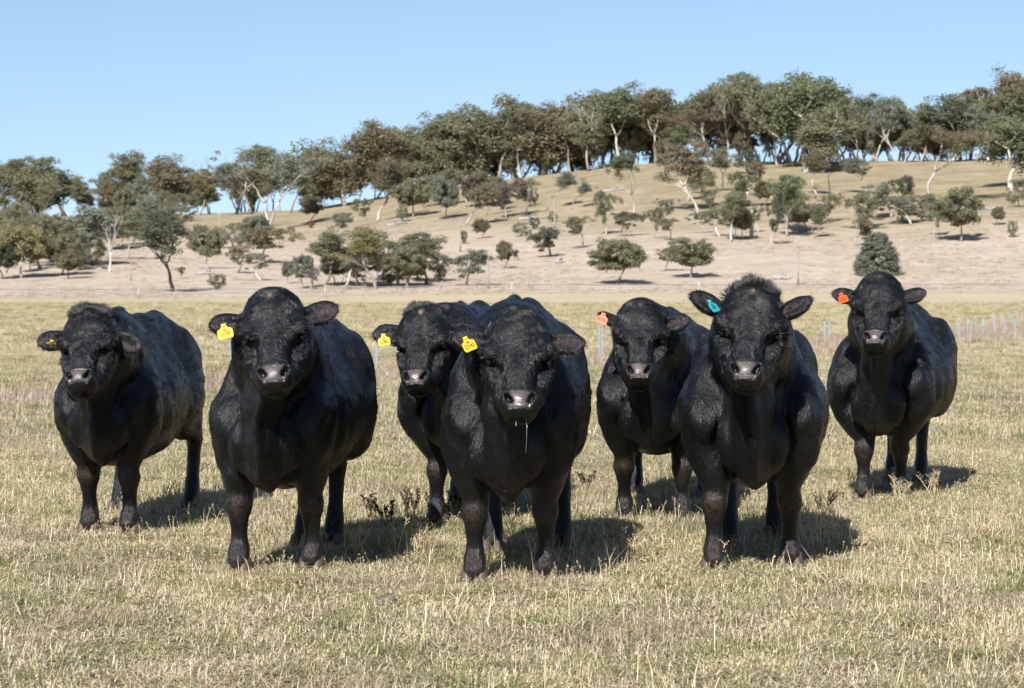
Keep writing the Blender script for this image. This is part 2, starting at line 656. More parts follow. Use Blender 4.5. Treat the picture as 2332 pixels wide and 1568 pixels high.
    f.ell(hp(.430, 0, -.070), (.058 * hs, .074 * hs, .062 * hs), HR, k=.03)
    f.ell(hp(.452, 0, -.112), (.030 * hs, .052 * hs, .034 * hs), HR, k=.018)          # chin
    f.ell(hp(.425, 0, -.036), (.048 * hs, .062 * hs, .034 * hs), HR, k=.02)           # nose pad
    for sg in (-1, 1):
        f.chain([(hp(.150, sg * .120, -.082), .034, .034), (hp(.184, sg * .110, -.053), .034, .034), (hp(.218, sg * .078, -.034), .024, .022)], H["n"], k=.03)   # brow
        f.chain([(hp(.208, sg * .124, -.085), .011, .013), (hp(.234, sg * .098, -.052), .012, .015), (hp(.268, sg * .074, -.036), .008, .010)], H["n"], k=.02, cut=True)
        f.ell(hp(.214, sg * .123, -.078), (.013, .018, .016), HR, k=.010, cut=True)                   # socket
        f.chain([(hp(.235, sg * .120, -.10), .012, .012), (hp(.30, sg * .100, -.10), .012, .012)], H["n"], k=.03)                                                # cheek bone
        f.ell(hp(.418, sg * .055, -.032), (.036 * hs, .019 * hs, .026 * hs), HR, k=.015)          # nostril wing
        f.chain([(hp(.404, sg * .053, -.012), .006, .018), (hp(.424, sg * .0455, -.012), .010, .028), (hp(.443, sg * .034, -.014), .007, .018)], sv, k=.005, cut=True)
    f.chain([(hp(.474, -.075, -.100), .007, .02), (hp(.477, 0, -.078), .007, .028), (hp(.474, .075, -.100), .007, .02)], H["a"], k=.012, cut=True)   # mouth
    EF = {}
    for sg in (-1, 1):
        d, w, o = ear_frame(H, sg, S["ears"][0 if sg < 0 else 1])
        b = hp(.075, sg * .105, -.145)
        EF[sg] = (b, d, w, o)
        q = S.get("earlen", .92)
        f.chain([(b, .032, .032), (b + d * .05 * q, .050, .028), (b + d * .10 * q - w * .004, .060, .023), (b + d * .145 * q - w * .008, .052, .017), (b + d * .178 * q - w * .012, .026, .011)], w, k=.018)
        f.chain([(b + d * .04 * q + o * .026 - w * .012, .018, .016), (b + d * .095 * q + o * .028 - w * .012, .036, .020), (b + d * .150 * q + o * .020 - w * .014, .024, .012)], w, k=.012, cut=True)
    V, F = f.surface()
    tri = np.cross(V[F[:, 1]] - V[F[:, 0]], V[F[:, 2]] - V[F[:, 0]])
    VN = np.stack([np.bincount(F.ravel(), weights=np.repeat(tri[:, j], 4), minlength=len(V)) for j in range(3)], 1)
    VN = unit_rows(VN)
    body_w = np.clip((np.linalg.norm(V - hc, axis=1) - .22) / .15, 0, 1) * np.clip((V[:, 2] - .25) / .2, 0, 1)
    disp = .012 * vnoise(V * 5.5, S["seed"] + 31) + .0075 * vnoise(V * 12.0, S["seed"] + 37) + .0025 * vnoise(V * 26.0, S["seed"] + 41)
    neckz = np.clip(1 - np.abs(V[:, 0] - .22) / .22, 0, 1) * np.clip((V[:, 2] - .5) / .15, 0, 1)
    fold = np.sin((V[:, 0] * .9 + V[:, 2] * .35 + .05 * vnoise(V * 6, 5)) * 62 + S["seed"]) * .0055 * neckz
    V = V + VN * ((disp + fold) * body_w + .0018 * vnoise(V * 30, S["seed"]) * (1 - body_w))[:, None]
    # ---- colour masks
    hq = (V - H["p"]) @ HR.T / hs
    a_, s_, n_ = hq[:, 0], hq[:, 1], hq[:, 2]
    near = (a_ > .25) & (a_ < .62) & (np.abs(s_) < .2) & (n_ > -.13)
    pad = 1 - np.clip((np.maximum(np.abs(s_) / (.054 - .25 * (a_ - .43)), np.abs(a_ - .432) / .037) - .80) / .28, 0, 1)
    pad = np.where(near & (n_ > -.10), pad, 0)
    hole = np.zeros(len(V))
    for sg in (-1, 1):
        t_ = np.clip((a_ - .404) / .038, 0, 1)
        ds = np.hypot(s_ - sg * (.052 - .019 * t_), a_ - (.404 + .038 * t_))
        hole = np.maximum(hole, np.clip((.0125 - ds) / .004, 0, 1) * (n_ > -.12) * np.clip((.010 - n_) / .006, 0, 1))
    hole *= near
    earm = np.zeros(len(V))
    for sg in (-1, 1):
        b, d, w, o = EF[sg]
        q = V - b
        u, v, t = q @ d, q @ w, q @ o
        g = (u > .03) & (u < .17) & (np.abs(v) < .042) & (t > -.012) & (t < .018)
        earm = np.maximum(earm, np.where(g, np.clip(1 - np.abs(v + .016) / .034, 0, 1), 0))
    knee = np.zeros(len(V))
    for i in (0, 1):
        x, y, _ = fl[i]
        dd = np.linalg.norm((V - np.array([.08 + x * .65, y, .295])) / np.array([.07, .06, .06]), axis=1)
        knee = np.maximum(knee, np.clip(1.3 - dd, 0, 1))
        low = np.linalg.norm(V[:, :2] - np.array([x, y]), axis=1)
        knee = np.maximum(knee, np.where((low < .14) & (V[:, 2] < .16), np.clip((.16 - V[:, 2]) / .2, 0, .6), 0))
    flank = np.clip((-.25 - V[:, 0]) / .25, 0, 1) * np.clip((vnoise(V * 3.1, S["seed"]) + .35) / .6, 0, 1) * np.clip((V[:, 2] - .5) / .2, 0, 1) * S.get("dirt", .15)
    pale = np.clip(1.25 - np.sqrt(((a_ - S["spot"][0]) / .022) ** 2 + ((s_ - S["spot"][1]) / .017) ** 2), 0, 1) * (n_ > -.2) * S["spot"][2]
    pale = np.where((np.abs(s_) < .1) & (a_ < .3) & (a_ > -.12), pale, 0)
    root = empty("bull", O, math.atan2(h[1], h[0]))
    tag(root, S["label"], "bull", "black bulls facing the camera across the pasture")
    me = mesh_np("body", V, F)
    ca = me.attributes.new("mask", 'FLOAT_COLOR', 'POINT')
    ca.data.foreach_set("color", np.stack([pad, earm, np.clip(knee, 0, 1), np.ones(len(V))], 1).astype(np.float32).ravel())
    for nm, arr in (("dirt", flank), ("pale", pale), ("nostril", hole)):
        at = me.attributes.new(nm, 'FLOAT', 'POINT')
        at.data.foreach_set("value", arr.astype(np.float32))
    obj("body", me, M_COAT, root)

    # ---- coat hair: short strands rooted on the skin
    T = np.vstack([F[:, [0, 1, 2]], F[:, [0, 2, 3]]])
    e1, e2 = V[T[:, 1]] - V[T[:, 0]], V[T[:, 2]] - V[T[:, 0]]
    cr = np.cross(e1, e2)
    area = np.linalg.norm(cr, axis=1) / 2
    nf = cr / (2 * area[:, None] + 1e-12)
    ctr = V[T].mean(1)
    hk = (ctr - H["p"]) @ HR.T / hs
    onhead = (hk[:, 0] > -.08) & (hk[:, 0] < .52) & (np.abs(hk[:, 1]) < .30) & (hk[:, 2] > -.26)
    wgt = area * (1 + 1.2 * onhead) * np.clip(1.0 + .9 * nf[:, 0], .25, 2) * (1 - np.maximum(pad, 0)[T[:, 0]])
    wgt *= 1 + 2.0 * (onhead & (hk[:, 0] < .03) & (np.abs(hk[:, 1]) < .12))
    wgt *= (1 - .35 * np.clip(pale, 0, 1)[T[:, 0]])
    wgt *= (1 - .75 * earm[T[:, 0]]) * (ctr[:, 2] > .06)
    npr = np.random.default_rng(S["seed"])
    NH = S.get("hairs", 75000)
    pick = npr.choice(len(T), NH, p=wgt / wgt.sum())
    b1, b2 = npr.random(NH), npr.random(NH)
    sw = b1 + b2 > 1
    b1[sw], b2[sw] = 1 - b1[sw], 1 - b2[sw]
    Rt = V[T[pick, 0]] + b1[:, None] * e1[pick] + b2[:, None] * e2[pick]
    Nn = nf[pick]
    hk = (Rt - H["p"]) @ HR.T / hs
    oh = onhead[pick]
    flow = np.tile(np.array([-.55, 0, -.85]), (NH, 1))
    leg = Rt[:, 2] < .48
    flow[leg] = (0, 0, -1)
    up = np.clip((.20 - hk[:, 0]) / .10, -1, 1)
    hf = -H["a"][None] * up[:, None] + H["s"][None] * (hk[:, 1] * 5.0)[:, None]
    flow = np.where(oh[:, None], hf, flow)
    clump = np.stack([vnoise(Rt * 22, 11 + j + S["seed"]) for j in range(3)], 1)
    flow = flow + clump * np.where(oh, 1.15, .6)[:, None] + npr.normal(0, .16, (NH, 3))
    flow -= Nn * (flow * Nn).sum(1)[:, None]
    flow /= np.linalg.norm(flow, axis=1)[:, None] + 1e-9
    ln = np.where(leg, .009, .017) * npr.uniform(.7, 1.35, NH)
    ln = np.where(oh, .014 * npr.uniform(.7, 1.4, NH), ln)
    ln = np.where(oh & (hk[:, 0] < .27) & (np.abs(hk[:, 1]) < .13), ln * 1.6, ln)
    ln = np.where(oh & (hk[:, 0] > .36), .006, ln)
    lift = np.full(NH, .20)
    # fringe of the ears, top of the poll and crest
    earlike = oh & (np.abs(hk[:, 1]) > .135)
    ln = np.where(earlike, .011 * npr.uniform(.6, 1.6, NH), ln)
    for sg in (-1, 1):
        b, d, w, o = EF[sg]
        m = earlike & (np.sign(hk[:, 1]) == sg)
        flow[m] = unit_rows(d[None] * .8 - w[None] * .45 + clump[m] * .3 + npr.normal(0, .25, (m.sum(), 3)))
        lift[m] = .10
    tuft = oh & (hk[:, 0] < .02) & (np.abs(hk[:, 1]) < .11)
    tl = S.get("tuft", .035)
    ln = np.where(tuft, tl * npr.uniform(.4, 1.3, NH) * (1 + .6 * clump[:, 0]), ln)
    lift = np.where(tuft, min(1.1, tl / .04), lift)
    dirv = unit_rows(flow + Nn * lift[:, None])
    t = np.array([0, .35, .7, 1.0])
    droop = np.where(tuft, -.1, .55)
    P4 = Rt[:, None, :] - Nn[:, None, :] * .002 + dirv[:, None, :] * (ln[:, None] * t[None])[:, :, None]
    bend = unit_rows(flow - Nn * .3)
    P4 += (bend * (droop * ln)[:, None])[:, None, :] * (t ** 2)[None, :, None] * .55
    cu = bpy.data.hair_curves.new("coat_hair")
    cu.add_curves([4] * NH)
    cu.points.foreach_set("position", P4.astype(np.float32).ravel())
    rad = np.tile(np.array([.0006, .00055, .00042, .00012]), NH) * S.get("hairw", 1.0)
    cu.points.foreach_set("radius", rad.astype(np.float32))
    hobj = obj("coat_hair", cu, M_HAIR, root)
    hobj["kind"] = "stuff"

    # ---- eyes, hooves, tail
    for sg in (-1, 1):
        c = hp(.210, sg * .1135, -.0815)
        obj("eye", sphere_mesh("eye", c, .0150, 20, 14), M_EYE, root)
    for pr, k in ((fl, 0), (rl, 1)):
        for i in (0, 1):
            obj("hoof", hoof_mesh(pr[i], i, k), M_HOOF, root)
    tb = MB()
    x0 = -1.50 * fx
    pts = [(x0, 0, 1.07 + dzw), (x0 - .05, 0, 1.0 + dzw), (x0 - .06, .01, .85), (x0 - .05, .02, .70), (x0 - .04, .02, .62)]
    tb.tube(pts, [.033, .03, .022, .017, .02], 8)
    tb.tube([(x0 - .04, .02, .63), (x0 - .04, .02, .56), (x0 - .035, .022, .49), (x0 - .03, .022, .44)], [.018, .036, .028, .006], 8)
    obj("tail", tb.mesh("tail"), M_COAT, root)
    # ---- ear tag with its writing
    b, d, w, o = EF[-1]
    T_ = S["tag"]
    at_, drop = T_.get("at", .06), T_.get("size", .062) * .93
    q0 = b + d * at_ - w * T_.get("low", .026) + o * .036
    ty = unit(w * .3 + RW @ Z)
    tz = unit(H["n"] - ty * np.dot(H["n"], ty))
    tx = np.cross(ty, tz)                              # reading direction: towards the head
    ang, turn = T_.get("roll", 0.0), T_.get("turn", 0.0)
    tx, ty = tx * math.cos(ang) + ty * math.sin(ang), ty * math.cos(ang) - tx * math.sin(ang)
    tx, tz = tx * math.cos(turn) + tz * math.sin(turn), tz * math.cos(turn) - tx * math.sin(turn)
    pit = T_.get("pitch", 0.0)
    ty, tz = ty * math.cos(pit) + tz * math.sin(pit), tz * math.cos(pit) - ty * math.sin(pit)
    Mx = Matrix(((tx[0], ty[0], tz[0], q0[0]), (tx[1], ty[1], tz[1], q0[1]), (tx[2], ty[2], tz[2], q0[2]), (0, 0, 0, 1)))
    tm = obj("ear_tag", tag_mesh(drop), M_TAG[T_["colour"]], root)
    tm.matrix_parent_inverse = Matrix()
    tm.matrix_local = Mx
    for txt, sz, oy in T_["text"]:
        cv = bpy.data.curves.new("tag_number", 'FONT')
        cv.body = txt
        cv.size = sz * 1.06
        cv.align_x = 'CENTER'
        cv.align_y = 'CENTER'
        cv.extrude = .0004
        cv.offset = .0002
        tmp = bpy.data.objects.new("tag_number_curve", cv)
        tme = bpy.data.meshes.new_from_object(tmp)
        tme.name = "tag_number"
        tme.materials.clear()
        bpy.data.objects.remove(tmp)
        to = obj("tag_number", tme, M_INK, tm)
        to.location = (0, oy * .95 + .008, .0026)
        to.scale = (.86, 1, 1)
    if S.get("drool"):
        mb = MB()
        p = hp(.478, .028, -.085)
        mb.tube([p, p + np.array([.006, .002, -.05]), p + np.array([.008, .001, -.09]), p + np.array([.004, -.003, -.14])], [.0009, .0004, .0003, .0007], 6)
        p = hp(.48, -.012, -.08)
        mb.tube([p, p + np.array([.002, 0, -.02]), p + np.array([.002, 0, -.03])], [.002, .001, .0025], 6)
        obj("drool", mb.mesh("drool"), M_DROOL, root)
    return root


def unit_rows(a):
    return a / (np.linalg.norm(a, axis=1)[:, None] + 1e-9)


def sphere_mesh(name, c, r, nu=14, nv=10):
    V = [(c[0], c[1], c[2] + r)]
    for j in range(1, nv):
        th = math.pi * j / nv
        for i in range(nu):
            ph = 2 * math.pi * i / nu
            V.append((c[0] + r * math.sin(th) * math.cos(ph), c[1] + r * math.sin(th) * math.sin(ph), c[2] + r * math.cos(th)))
    V.append((c[0], c[1], c[2] - r))
    F = []
    for i in range(nu):
        F.append([0, 1 + i, 1 + (i + 1) % nu])
        F.append([len(V) - 1, 1 + (nv - 2) * nu + (i + 1) % nu, 1 + (nv - 2) * nu + i])
        for j in range(nv - 2):
            a = 1 + j * nu
            F.append([a + i, a + nu + i, a + nu + (i + 1) % nu, a + (i + 1) % nu])
    return mesh_np(name, V, F)


def hoof_mesh(p, i, rear):
    """two claws, each a tapered wedge with a rounded toe"""
    mb = MB()
    x0, y0 = p[0] + (.0 if not rear else -.01), p[1]
    for sg in (-1, 1):
        rings = []
        for (z, lx0, lx1, ry) in ((0.0, -.045, .085, .030), (.012, -.047, .087, .031), (.035, -.043, .072, .029), (.058, -.036, .052, .025), (.068, -.03, .04, .018)):
            ring = []
            for k in range(12):
                th = 2 * math.pi * k / 12
                cx, rx = (lx0 + lx1) / 2, (lx1 - lx0) / 2
                px_ = cx + rx * math.cos(th)
                tap = 1 - .30 * max(0, math.cos(th)) ** 2
                ring.append((x0 + px_ + .02, y0 + sg * (.030 + .05 * max(0, px_) * .3) + ry * tap * math.sin(th), z))
            rings.append(ring)
        V = [v for rg in rings for v in rg]
        F = []
        for j in range(len(rings) - 1):
            for k in range(12):
                F.append([j * 12 + k, j * 12 + (k + 1) % 12, (j + 1) * 12 + (k + 1) % 12, (j + 1) * 12 + k])
        F.append(list(range(12))[::-1])
        F.append([(len(rings) - 1) * 12 + k for k in range(12)])
        mb.add(V, F)
    return mb.mesh("hoof")


def tag_mesh(s, ):
    """flexible ear tag: neck with a stud, wide plate; the plate hangs below the stud"""
    w = s * .60
    out = [(-.010, .006), (.010, .006), (.011, -.006), (.016, -.013), (w * .80, -.017), (w, -.023), (w, -.017 - s * .62), (w * .82, -.021 - s * .68),
           (-w * .82, -.021 - s * .68), (-w, -.017 - s * .62), (-w, -.023), (-w * .80, -.017), (-.016, -.013), (-.011, -.006)]
    n = len(out)
    V, F = [], []
    for z in (-.0012, .0012):
        for (x, y) in out:
            V.append((x, y, z + .10 * (x * x) / max(s, .01)))
    F.append(list(range(n))[::-1])
    F.append(list(range(n, 2 * n)))
    for k in range(n):
        F.append([k, (k + 1) % n, n + (k + 1) % n, n + k])
    mb = MB()
    mb.add(V, F)
    mb.tube([(0, -.002, .001), (0, -.002, .006)], [.008, .006], 10)
    return mb.mesh("ear_tag", smooth=False)


# ------------------------------------------------------------------ the land: one sheet, flat pasture rising into a hill
RIDGE_U = np.array([-1400, -300, 0, 190, 300, 350, 395, 457, 549, 615, 658, 746, 856, 944, 1024, 1400, 2600], float)
RIDGE_E = np.array([60, 70, 75, 78, 82, 90, 97, 106, 118, 126, 129, 130, 131, 132, 134, 128, 110], float)
RIDGE_D = np.array([720, 680, 660, 640, 620, 612, 600, 590, 575, 565, 560, 555, 545, 535, 530, 540, 600], float)
FOOT = 270.0


def wob(x, y):
    return (np.sin(x * .031 + 1.3) * np.sin(y * .027 + .4) + .5 * np.sin(x * .083 + y * .051) + .35 * np.sin(x * .13 - y * .11 + 2.0))


def terrain(x, y):
    x = np.asarray(x, float)
    y = np.asarray(y, float)
    u = np.clip(x / np.maximum(y, 40.0) * FPX + CX, -1400, 2600)
    e = np.interp(u, RIDGE_U, RIDGE_E)
    rd = np.interp(u, RIDGE_U, RIDGE_D)
    hgt = e / FPX * rd + EYE
    t = (y - FOOT) / (rd - FOOT)
    tc = np.clip(t, 0, 1)
    prof = .16 * tc + .84 * tc ** 1.22
    prof = prof - .0 * tc
    z = hgt * prof
    over = np.maximum(y - rd, 0)
    z = z - .10 * over * over / (over + 40.0) * (over < 1e9)
    z = np.where(over > 0, np.maximum(z, -30 + 0 * z), z)
    amp = np.clip(t * 3, 0, 1) * np.clip((1.0 - t) * 4, 0, 1) * .75
    return np.where(y > 5, z + amp * wob(x, y), 0.0)


def zt(x, y):
    return float(terrain(np.array([x]), np.array([y]))[0])


def hit(px, py):
    """where the line of sight through pixel (px, py) meets the land"""
    d = np.concatenate([np.arange(8, 260, .5), np.arange(260, 760, .5)])
    x = (px - CX) / FPX * d
    zr = EYE - (py - HOR) / FPX * d
    below = terrain(x, d) >= zr
    rd = np.interp(px, RIDGE_U, RIDGE_D)
    i = int(np.argmax(below)) if below.any() else len(d) - 1
    dd = d[i] if below.any() and d[i] < rd else rd - 2.0
    xx = (px - CX) / FPX * dd
    return xx, dd, zt(xx, dd)


gx = np.unique(np.concatenate([np.linspace(-40, 40, 81), np.linspace(-190, 190, 96), np.linspace(-900, 900, 73), np.array([-4000, -2500, -1500, 1500, 2500, 4000])]))
gy = np.unique(np.concatenate([np.array([-400, -150, -50, -10]), np.linspace(0, 60, 31), np.linspace(60, 260, 41), np.linspace(262, 780, 131), np.array([820, 900, 1000, 1300, 1800, 2600, 4000, 6000])]))
GX, GY = np.meshgrid(gx, gy, indexing='ij')
GZ = terrain(GX.ravel(), GY.ravel())
ni, nj = len(gx), len(gy)
ii, jj = np.meshgrid(np.arange(ni - 1), np.arange(nj - 1), indexing='ij')
b0 = (ii * nj + jj).ravel()
land_me = mesh_np("ground", np.stack([GX.ravel(), GY.ravel(), GZ], 1), np.stack([b0, b0 + nj, b0 + nj + 1, b0 + 1], 1))


def ground_material():
    n = NT("pasture_ground")
    p = n.pos()
    sx = n.node("ShaderNodeSeparateXYZ")
    n.t.links.new(p, sx.inputs[0])
    X, Y, Zc = sx.outputs
    fine = n.noise(p, 9.0, 6, .65)
    mid = n.noise(p, .9, 5, .6)
    big = n.noise(n.scaled(p, (.05, .11, .05)), 1.0, 4, .55)
    # near pasture: straw mat with green showing
    near = n.mix(n.ramp(fine, .35, .65), (.10, .08, .05), (.24, .185, .11))
    near = n.mix(n.ramp(mid, .40, .66), near, (.16, .15, .065))
    # middle field: mown bands across the view
    wp = n.node("ShaderNodeVectorMath", operation='ADD')
    n.t.links.new(n.scaled(p, (.010, .085, .0)), wp.inputs[0])
    n.set(wp.inputs[1], n.math('MULTIPLY', n.math('SUBTRACT', n.noise(p, .12, 6, .7), .5), 1.1))
    band = n.noise(wp.outputs[0], 1.0, 3, .5)
    field = n.mix(n.ramp(band, .40, .60), (.385, .325, .20), (.46, .375, .245))
    field = n.mix(n.math('MULTIPLY', n.ramp(n.noise(n.scaled(p, (.5, .7, .35)), 1.0, 8, .75), .38, .66), .75), field, (.40, .325, .21))
    field = n.mix(n.math('MULTIPLY', n.ramp(fine, .4, .75), .3), field, (.22, .185, .095))
    field = n.mix(n.math('MULTIPLY', n.ramp(Y, 150, 205), n.ramp(Y, 262, 235)), field, (.45, .365, .20))
    col = n.mix(n.ramp(n.math('ADD', Y, n.math('MULTIPLY', mid, 10.0)), 34, 52), near, field)
    # strip of rank dead grass where the young tree stakes stand
    sd = n.math('SUBTRACT', n.math('MULTIPLY', n.math('ADD', X, 6.0), .906), n.math('MULTIPLY', n.math('SUBTRACT', Y, 30.0), .423))
    sd = n.math('ABSOLUTE', n.math('SUBTRACT', sd, 1.2))
    wdt = n.math('MULTIPLY_ADD', n.math('SUBTRACT', Y, 30.0), .045, .9)
    rel = n.math('ADD', n.math('DIVIDE', sd, wdt), n.math('MULTIPLY', n.math('SUBTRACT', mid, .5), .9))
    strip = n.math('MULTIPLY', n.ramp(rel, 1.15, .75), n.math('MULTIPLY', n.ramp(Y, 22, 27), n.ramp(Y, 125, 100)))
    col = n.mix(strip, col, n.mix(n.ramp(fine, .3, .7), (.24, .175, .125), (.40, .31, .235)))
    # rank pale grass along the foot of the hill
    foot = n.math('MULTIPLY', n.ramp(n.math('ADD', Y, n.math('MULTIPLY', big, 16.0)), 236, 250), n.ramp(Y, 296, 289))
    footc = n.mix(n.ramp(n.noise(n.scaled(p, (.12, .3, .1)), 1.0, 4, .6), .35, .65), (.34, .275, .195), (.43, .36, .27))
    footc = n.mix(n.math('MULTIPLY', n.ramp(Y, 268, 276), .6), footc, (.38, .315, .205))
    col = n.mix(foot, col, footc)
    # the hillside: bleached tan below, olive towards the top
    tan = n.mix(n.ramp(n.noise(p, .16, 8, .72), .3, .7), (.34, .27, .205), (.44, .37, .30))
    olive = n.mix(n.ramp(n.noise(p, .15, 8, .7), .3, .7), (.20, .165, .10), (.325, .265, .175))
    hz = n.math('ADD', Zc, n.math('MULTIPLY', big, 14.0))
    hill = n.mix(n.ramp(hz, 14.0, 24.0), tan, olive)
    hill = n.mix(n.math('MULTIPLY', n.ramp(n.noise(p, .55, 7, .78), .50, .66), .5), hill, (.21, .15, .105))
    hill = n.mix(n.math('MULTIPLY', n.math('MULTIPLY', n.ramp(Zc, 17, 21), n.ramp(n.noise(p, .11, 4, .6), .56, .66)), .55), hill, (.23, .205, .085))
    col = n.mix(n.ramp(Y, 287, 292), col, hill)
    n.bump(n.math('ADD', fine, n.math('MULTIPLY', n.noise(p, 2.2, 5, .7), 2.0)), .9, .10)
    return n.base(col, .95, .08)


land = obj("ground", land_me, ground_material())
tag(land, "dry winter pasture rising into a tan wooded hillside", kind="structure")


# ------------------------------------------------------------------ pasture grass: real blades in tufts, scattered over the near field
def blade_material(name, green, straw, patch=.5):
    n = NT(name)
    t = n.attr("tint")
    p = n.pos()
    pn = n.noise(p, 1.3, 6, .68)
    f = n.math('ADD', n.math('MULTIPLY', t, .85), n.math('MULTIPLY', n.math('SUBTRACT', pn, .5), patch * 3.4), clamp=True)
    c = n.mix(n.ramp(f, .20, .60), green, straw)
    c = n.mix(n.math('MULTIPLY', n.ramp(t, .78, .95), .85), c, (.66, .58, .46))
    c = n.mix(n.math('MULTIPLY', n.ramp(t, .10, .0), .8), c, (.20, .13, .085))
    c = n.mix(n.math('MULTIPLY', n.ramp(n.noise(p, .9, 5, .65), .50, .66), .6), c, (.33, .25, .185))
    n.base(c, .6, .25)
    tr = n.node("ShaderNodeBsdfTranslucent")
    n.set(tr.inputs["Color"], c)
    mx = n.node("ShaderNodeMixShader")
    mx.inputs[0].default_value = .22
    n.t.links.new(n.bsdf.outputs[0], mx.inputs[1])
    n.t.links.new(tr.outputs[0], mx.inputs[2])
    n.t.links.new(mx.outputs[0], n.out.inputs["Surface"])
    return n.m


M_GRASS = blade_material("pasture_blades", (.180, .205, .070), (.545, .445, .28))
M_RANK = blade_material("rank_dead_blades", (.26, .20, .145), (.43, .345, .26), .3)


def tuft_mesh(name, seed, nb, rad, lo, hi, lean, wid, straw, flat=.12, stalks=0):
    r = np.random.default_rng(seed)
    V, F, T = [], [], []
    for i in range(nb + stalks):
        st = i >= nb
        a = r.uniform(0, 2 * math.pi)
        d = rad * math.sqrt(r.uniform(0, 1))
        x, y = d * math.cos(a), d * math.sin(a)
        L = r.uniform(lo, hi) * (1 if not st else 1.9)
        az = r.uniform(0, 2 * math.pi)
        le = abs(r.normal(0, lean)) + .1
        if r.random() < flat:
            le = r.uniform(1.1, 1.5)
        if st:
            le *= .3
        cu = r.uniform(.1, 1.0) if not st else .15
        dx, dy = math.cos(az), math.sin(az)
        w = wid * r.uniform(.6, 1.25)
        sx, sy = -dy * w / 2, dx * w / 2
        z0 = 0.0 if le < 1 else r.uniform(.0, .025)
        pts = []
        px_, pz, an = 0.0, z0, le
        for s in range(3):
            pts.append((px_, pz))
            px_ += math.sin(min(an, 1.62)) * L / 2.6
            pz += math.cos(min(an, 1.62)) * L / 2.6
            an += cu * .55
        tint = r.beta(1.5, 1.5) * .6 + (.42 if r.random() < straw else -.14)
        tint = min(1, max(0.0, tint))
        o = len(V)
        for s, wf in ((0, 1.0), (1, .85)):
            h, z = pts[s]
            V.append((x + dx * h - sx * wf, y + dy * h - sy * wf, z))
            V.append((x + dx * h + sx * wf, y + dy * h + sy * wf, z))
            T += [tint, tint]
        h, z = pts[2]
        V.append((x + dx * h, y + dy * h, z))
        T.append(tint)
        F.append([o, o + 1, o + 3, o + 2])
        F.append([o + 2, o + 3, o + 4])
        if st:                                        # seed head
            h0, z0_ = pts[2]
            for k in range(6):
                t = k / 6
                cx_, cz = x + dx * (pts[1][0] + (h0 - pts[1][0]) * (.35 + .65 * t)), pts[1][1] + (z0_ - pts[1][1]) * (.35 + .65 * t)
                cy_ = y + dy * (pts[1][0] + (h0 - pts[1][0]) * (.35 + .65 * t))
                g = r.uniform(.004, .008)
                q_ = r.uniform(-1, 1, 3) * g
                o = len(V)
                V += [(cx_ - g / 2, cy_, cz), (cx_ + g / 2, cy_ + q_[1], cz), (cx_ + q_[0], cy_ + q_[1], cz + g * 1.4)]
                tt = r.choice([.02, .05, .8])
                T += [tt] * 3
                F.append([o, o + 1, o + 2])
    me = mesh_np(name, V, F, smooth=False)
    at = me.attributes.new("tint", 'FLOAT', 'POINT')
    at.data.foreach_set("value", np.array(T, np.float32))
    return me


def scatter_object(name, label, templates, pts, rot, scl, idx, mat):
    """ONE object whose geometry nodes stand a tuft on every point"""
    col = bpy.data.collections.new(name + "_tufts")
    for i, me in enumerate(templates):
        me.materials.append(mat)
        t = bpy.data.objects.new("%s_tuft_%02d" % (name, i), me)
        col.objects.link(t)
    me = bpy.data.meshes.new(name)
    me.vertices.add(len(pts))
    me.vertices.foreach_set("co", np.asarray(pts, np.float32).ravel())
    a = me.attributes.new("rot", 'FLOAT_VECTOR', 'POINT')
    a.data.foreach_set("vector", np.asarray(rot, np.float32).ravel())
    a = me.attributes.new("scl", 'FLOAT_VECTOR', 'POINT')
    a.data.foreach_set("vector", np.asarray(scl, np.float32).ravel())
    a = me.attributes.new("idx", 'INT', 'POINT')
    a.data.foreach_set("value", np.asarray(idx, np.int32))
    o = obj(name, me)
    ng = bpy.data.node_groups.new(name, 'GeometryNodeTree')
    ng.interface.new_socket("Geometry", in_out='INPUT', socket_type='NodeSocketGeometry')
    ng.interface.new_socket("Geometry", in_out='OUTPUT', socket_type='NodeSocketGeometry')
    N, L = ng.nodes, ng.links
    gi, go = N.new("NodeGroupInput"), N.new("NodeGroupOutput")
    ci = N.new("GeometryNodeCollectionInfo")
    ci.inputs["Collection"].default_value = col
    ci.inputs["Separate Children"].default_value = True
    ci.inputs["Reset Children"].default_value = True
    ip = N.new("GeometryNodeInstanceOnPoints")
    ip.inputs["Pick Instance"].default_value = True

    def na(nm, typ):
        n = N.new("GeometryNodeInputNamedAttribute")
        n.data_type = typ
        n.inputs["Name"].default_value = nm
        return n.outputs["Attribute"]
    L.new(gi.outputs[0], ip.inputs["Points"])
    L.new(ci.outputs[0], ip.inputs["Instance"])
    L.new(na("idx", 'INT'), ip.inputs["Instance Index"])
    e2r = N.new("FunctionNodeEulerToRotation")
    L.new(na("rot", 'FLOAT_VECTOR'), e2r.inputs[0])
    L.new(e2r.outputs[0], ip.inputs["Rotation"])
    L.new(na("scl", 'FLOAT_VECTOR'), ip.inputs["Scale"])
    L.new(ip.outputs[0], go.inputs[0])
    m = o.modifiers.new("scatter", 'NODES')
    m.node_group = ng
    tag(o, label, kind="stuff")
    return o


def wedge(y0, y1, n, margin, bias=1.0):
    """points spread evenly over the ground in view between depths y0 and y1"""
    out = []
    need = n
    while need > 0:
        y = rng.uniform(y0, y1, need * 3)
        keep = rng.uniform(0, y1, need * 3) < y
        y = y[keep][:need]
        hw = .2118 * y * 1.12 + margin
        x = rng.uniform(-1, 1, len(y)) * hw
        out.append(np.stack([x, y, np.zeros(len(y))], 1))
        need -= len(y)
    return np.vstack(out)


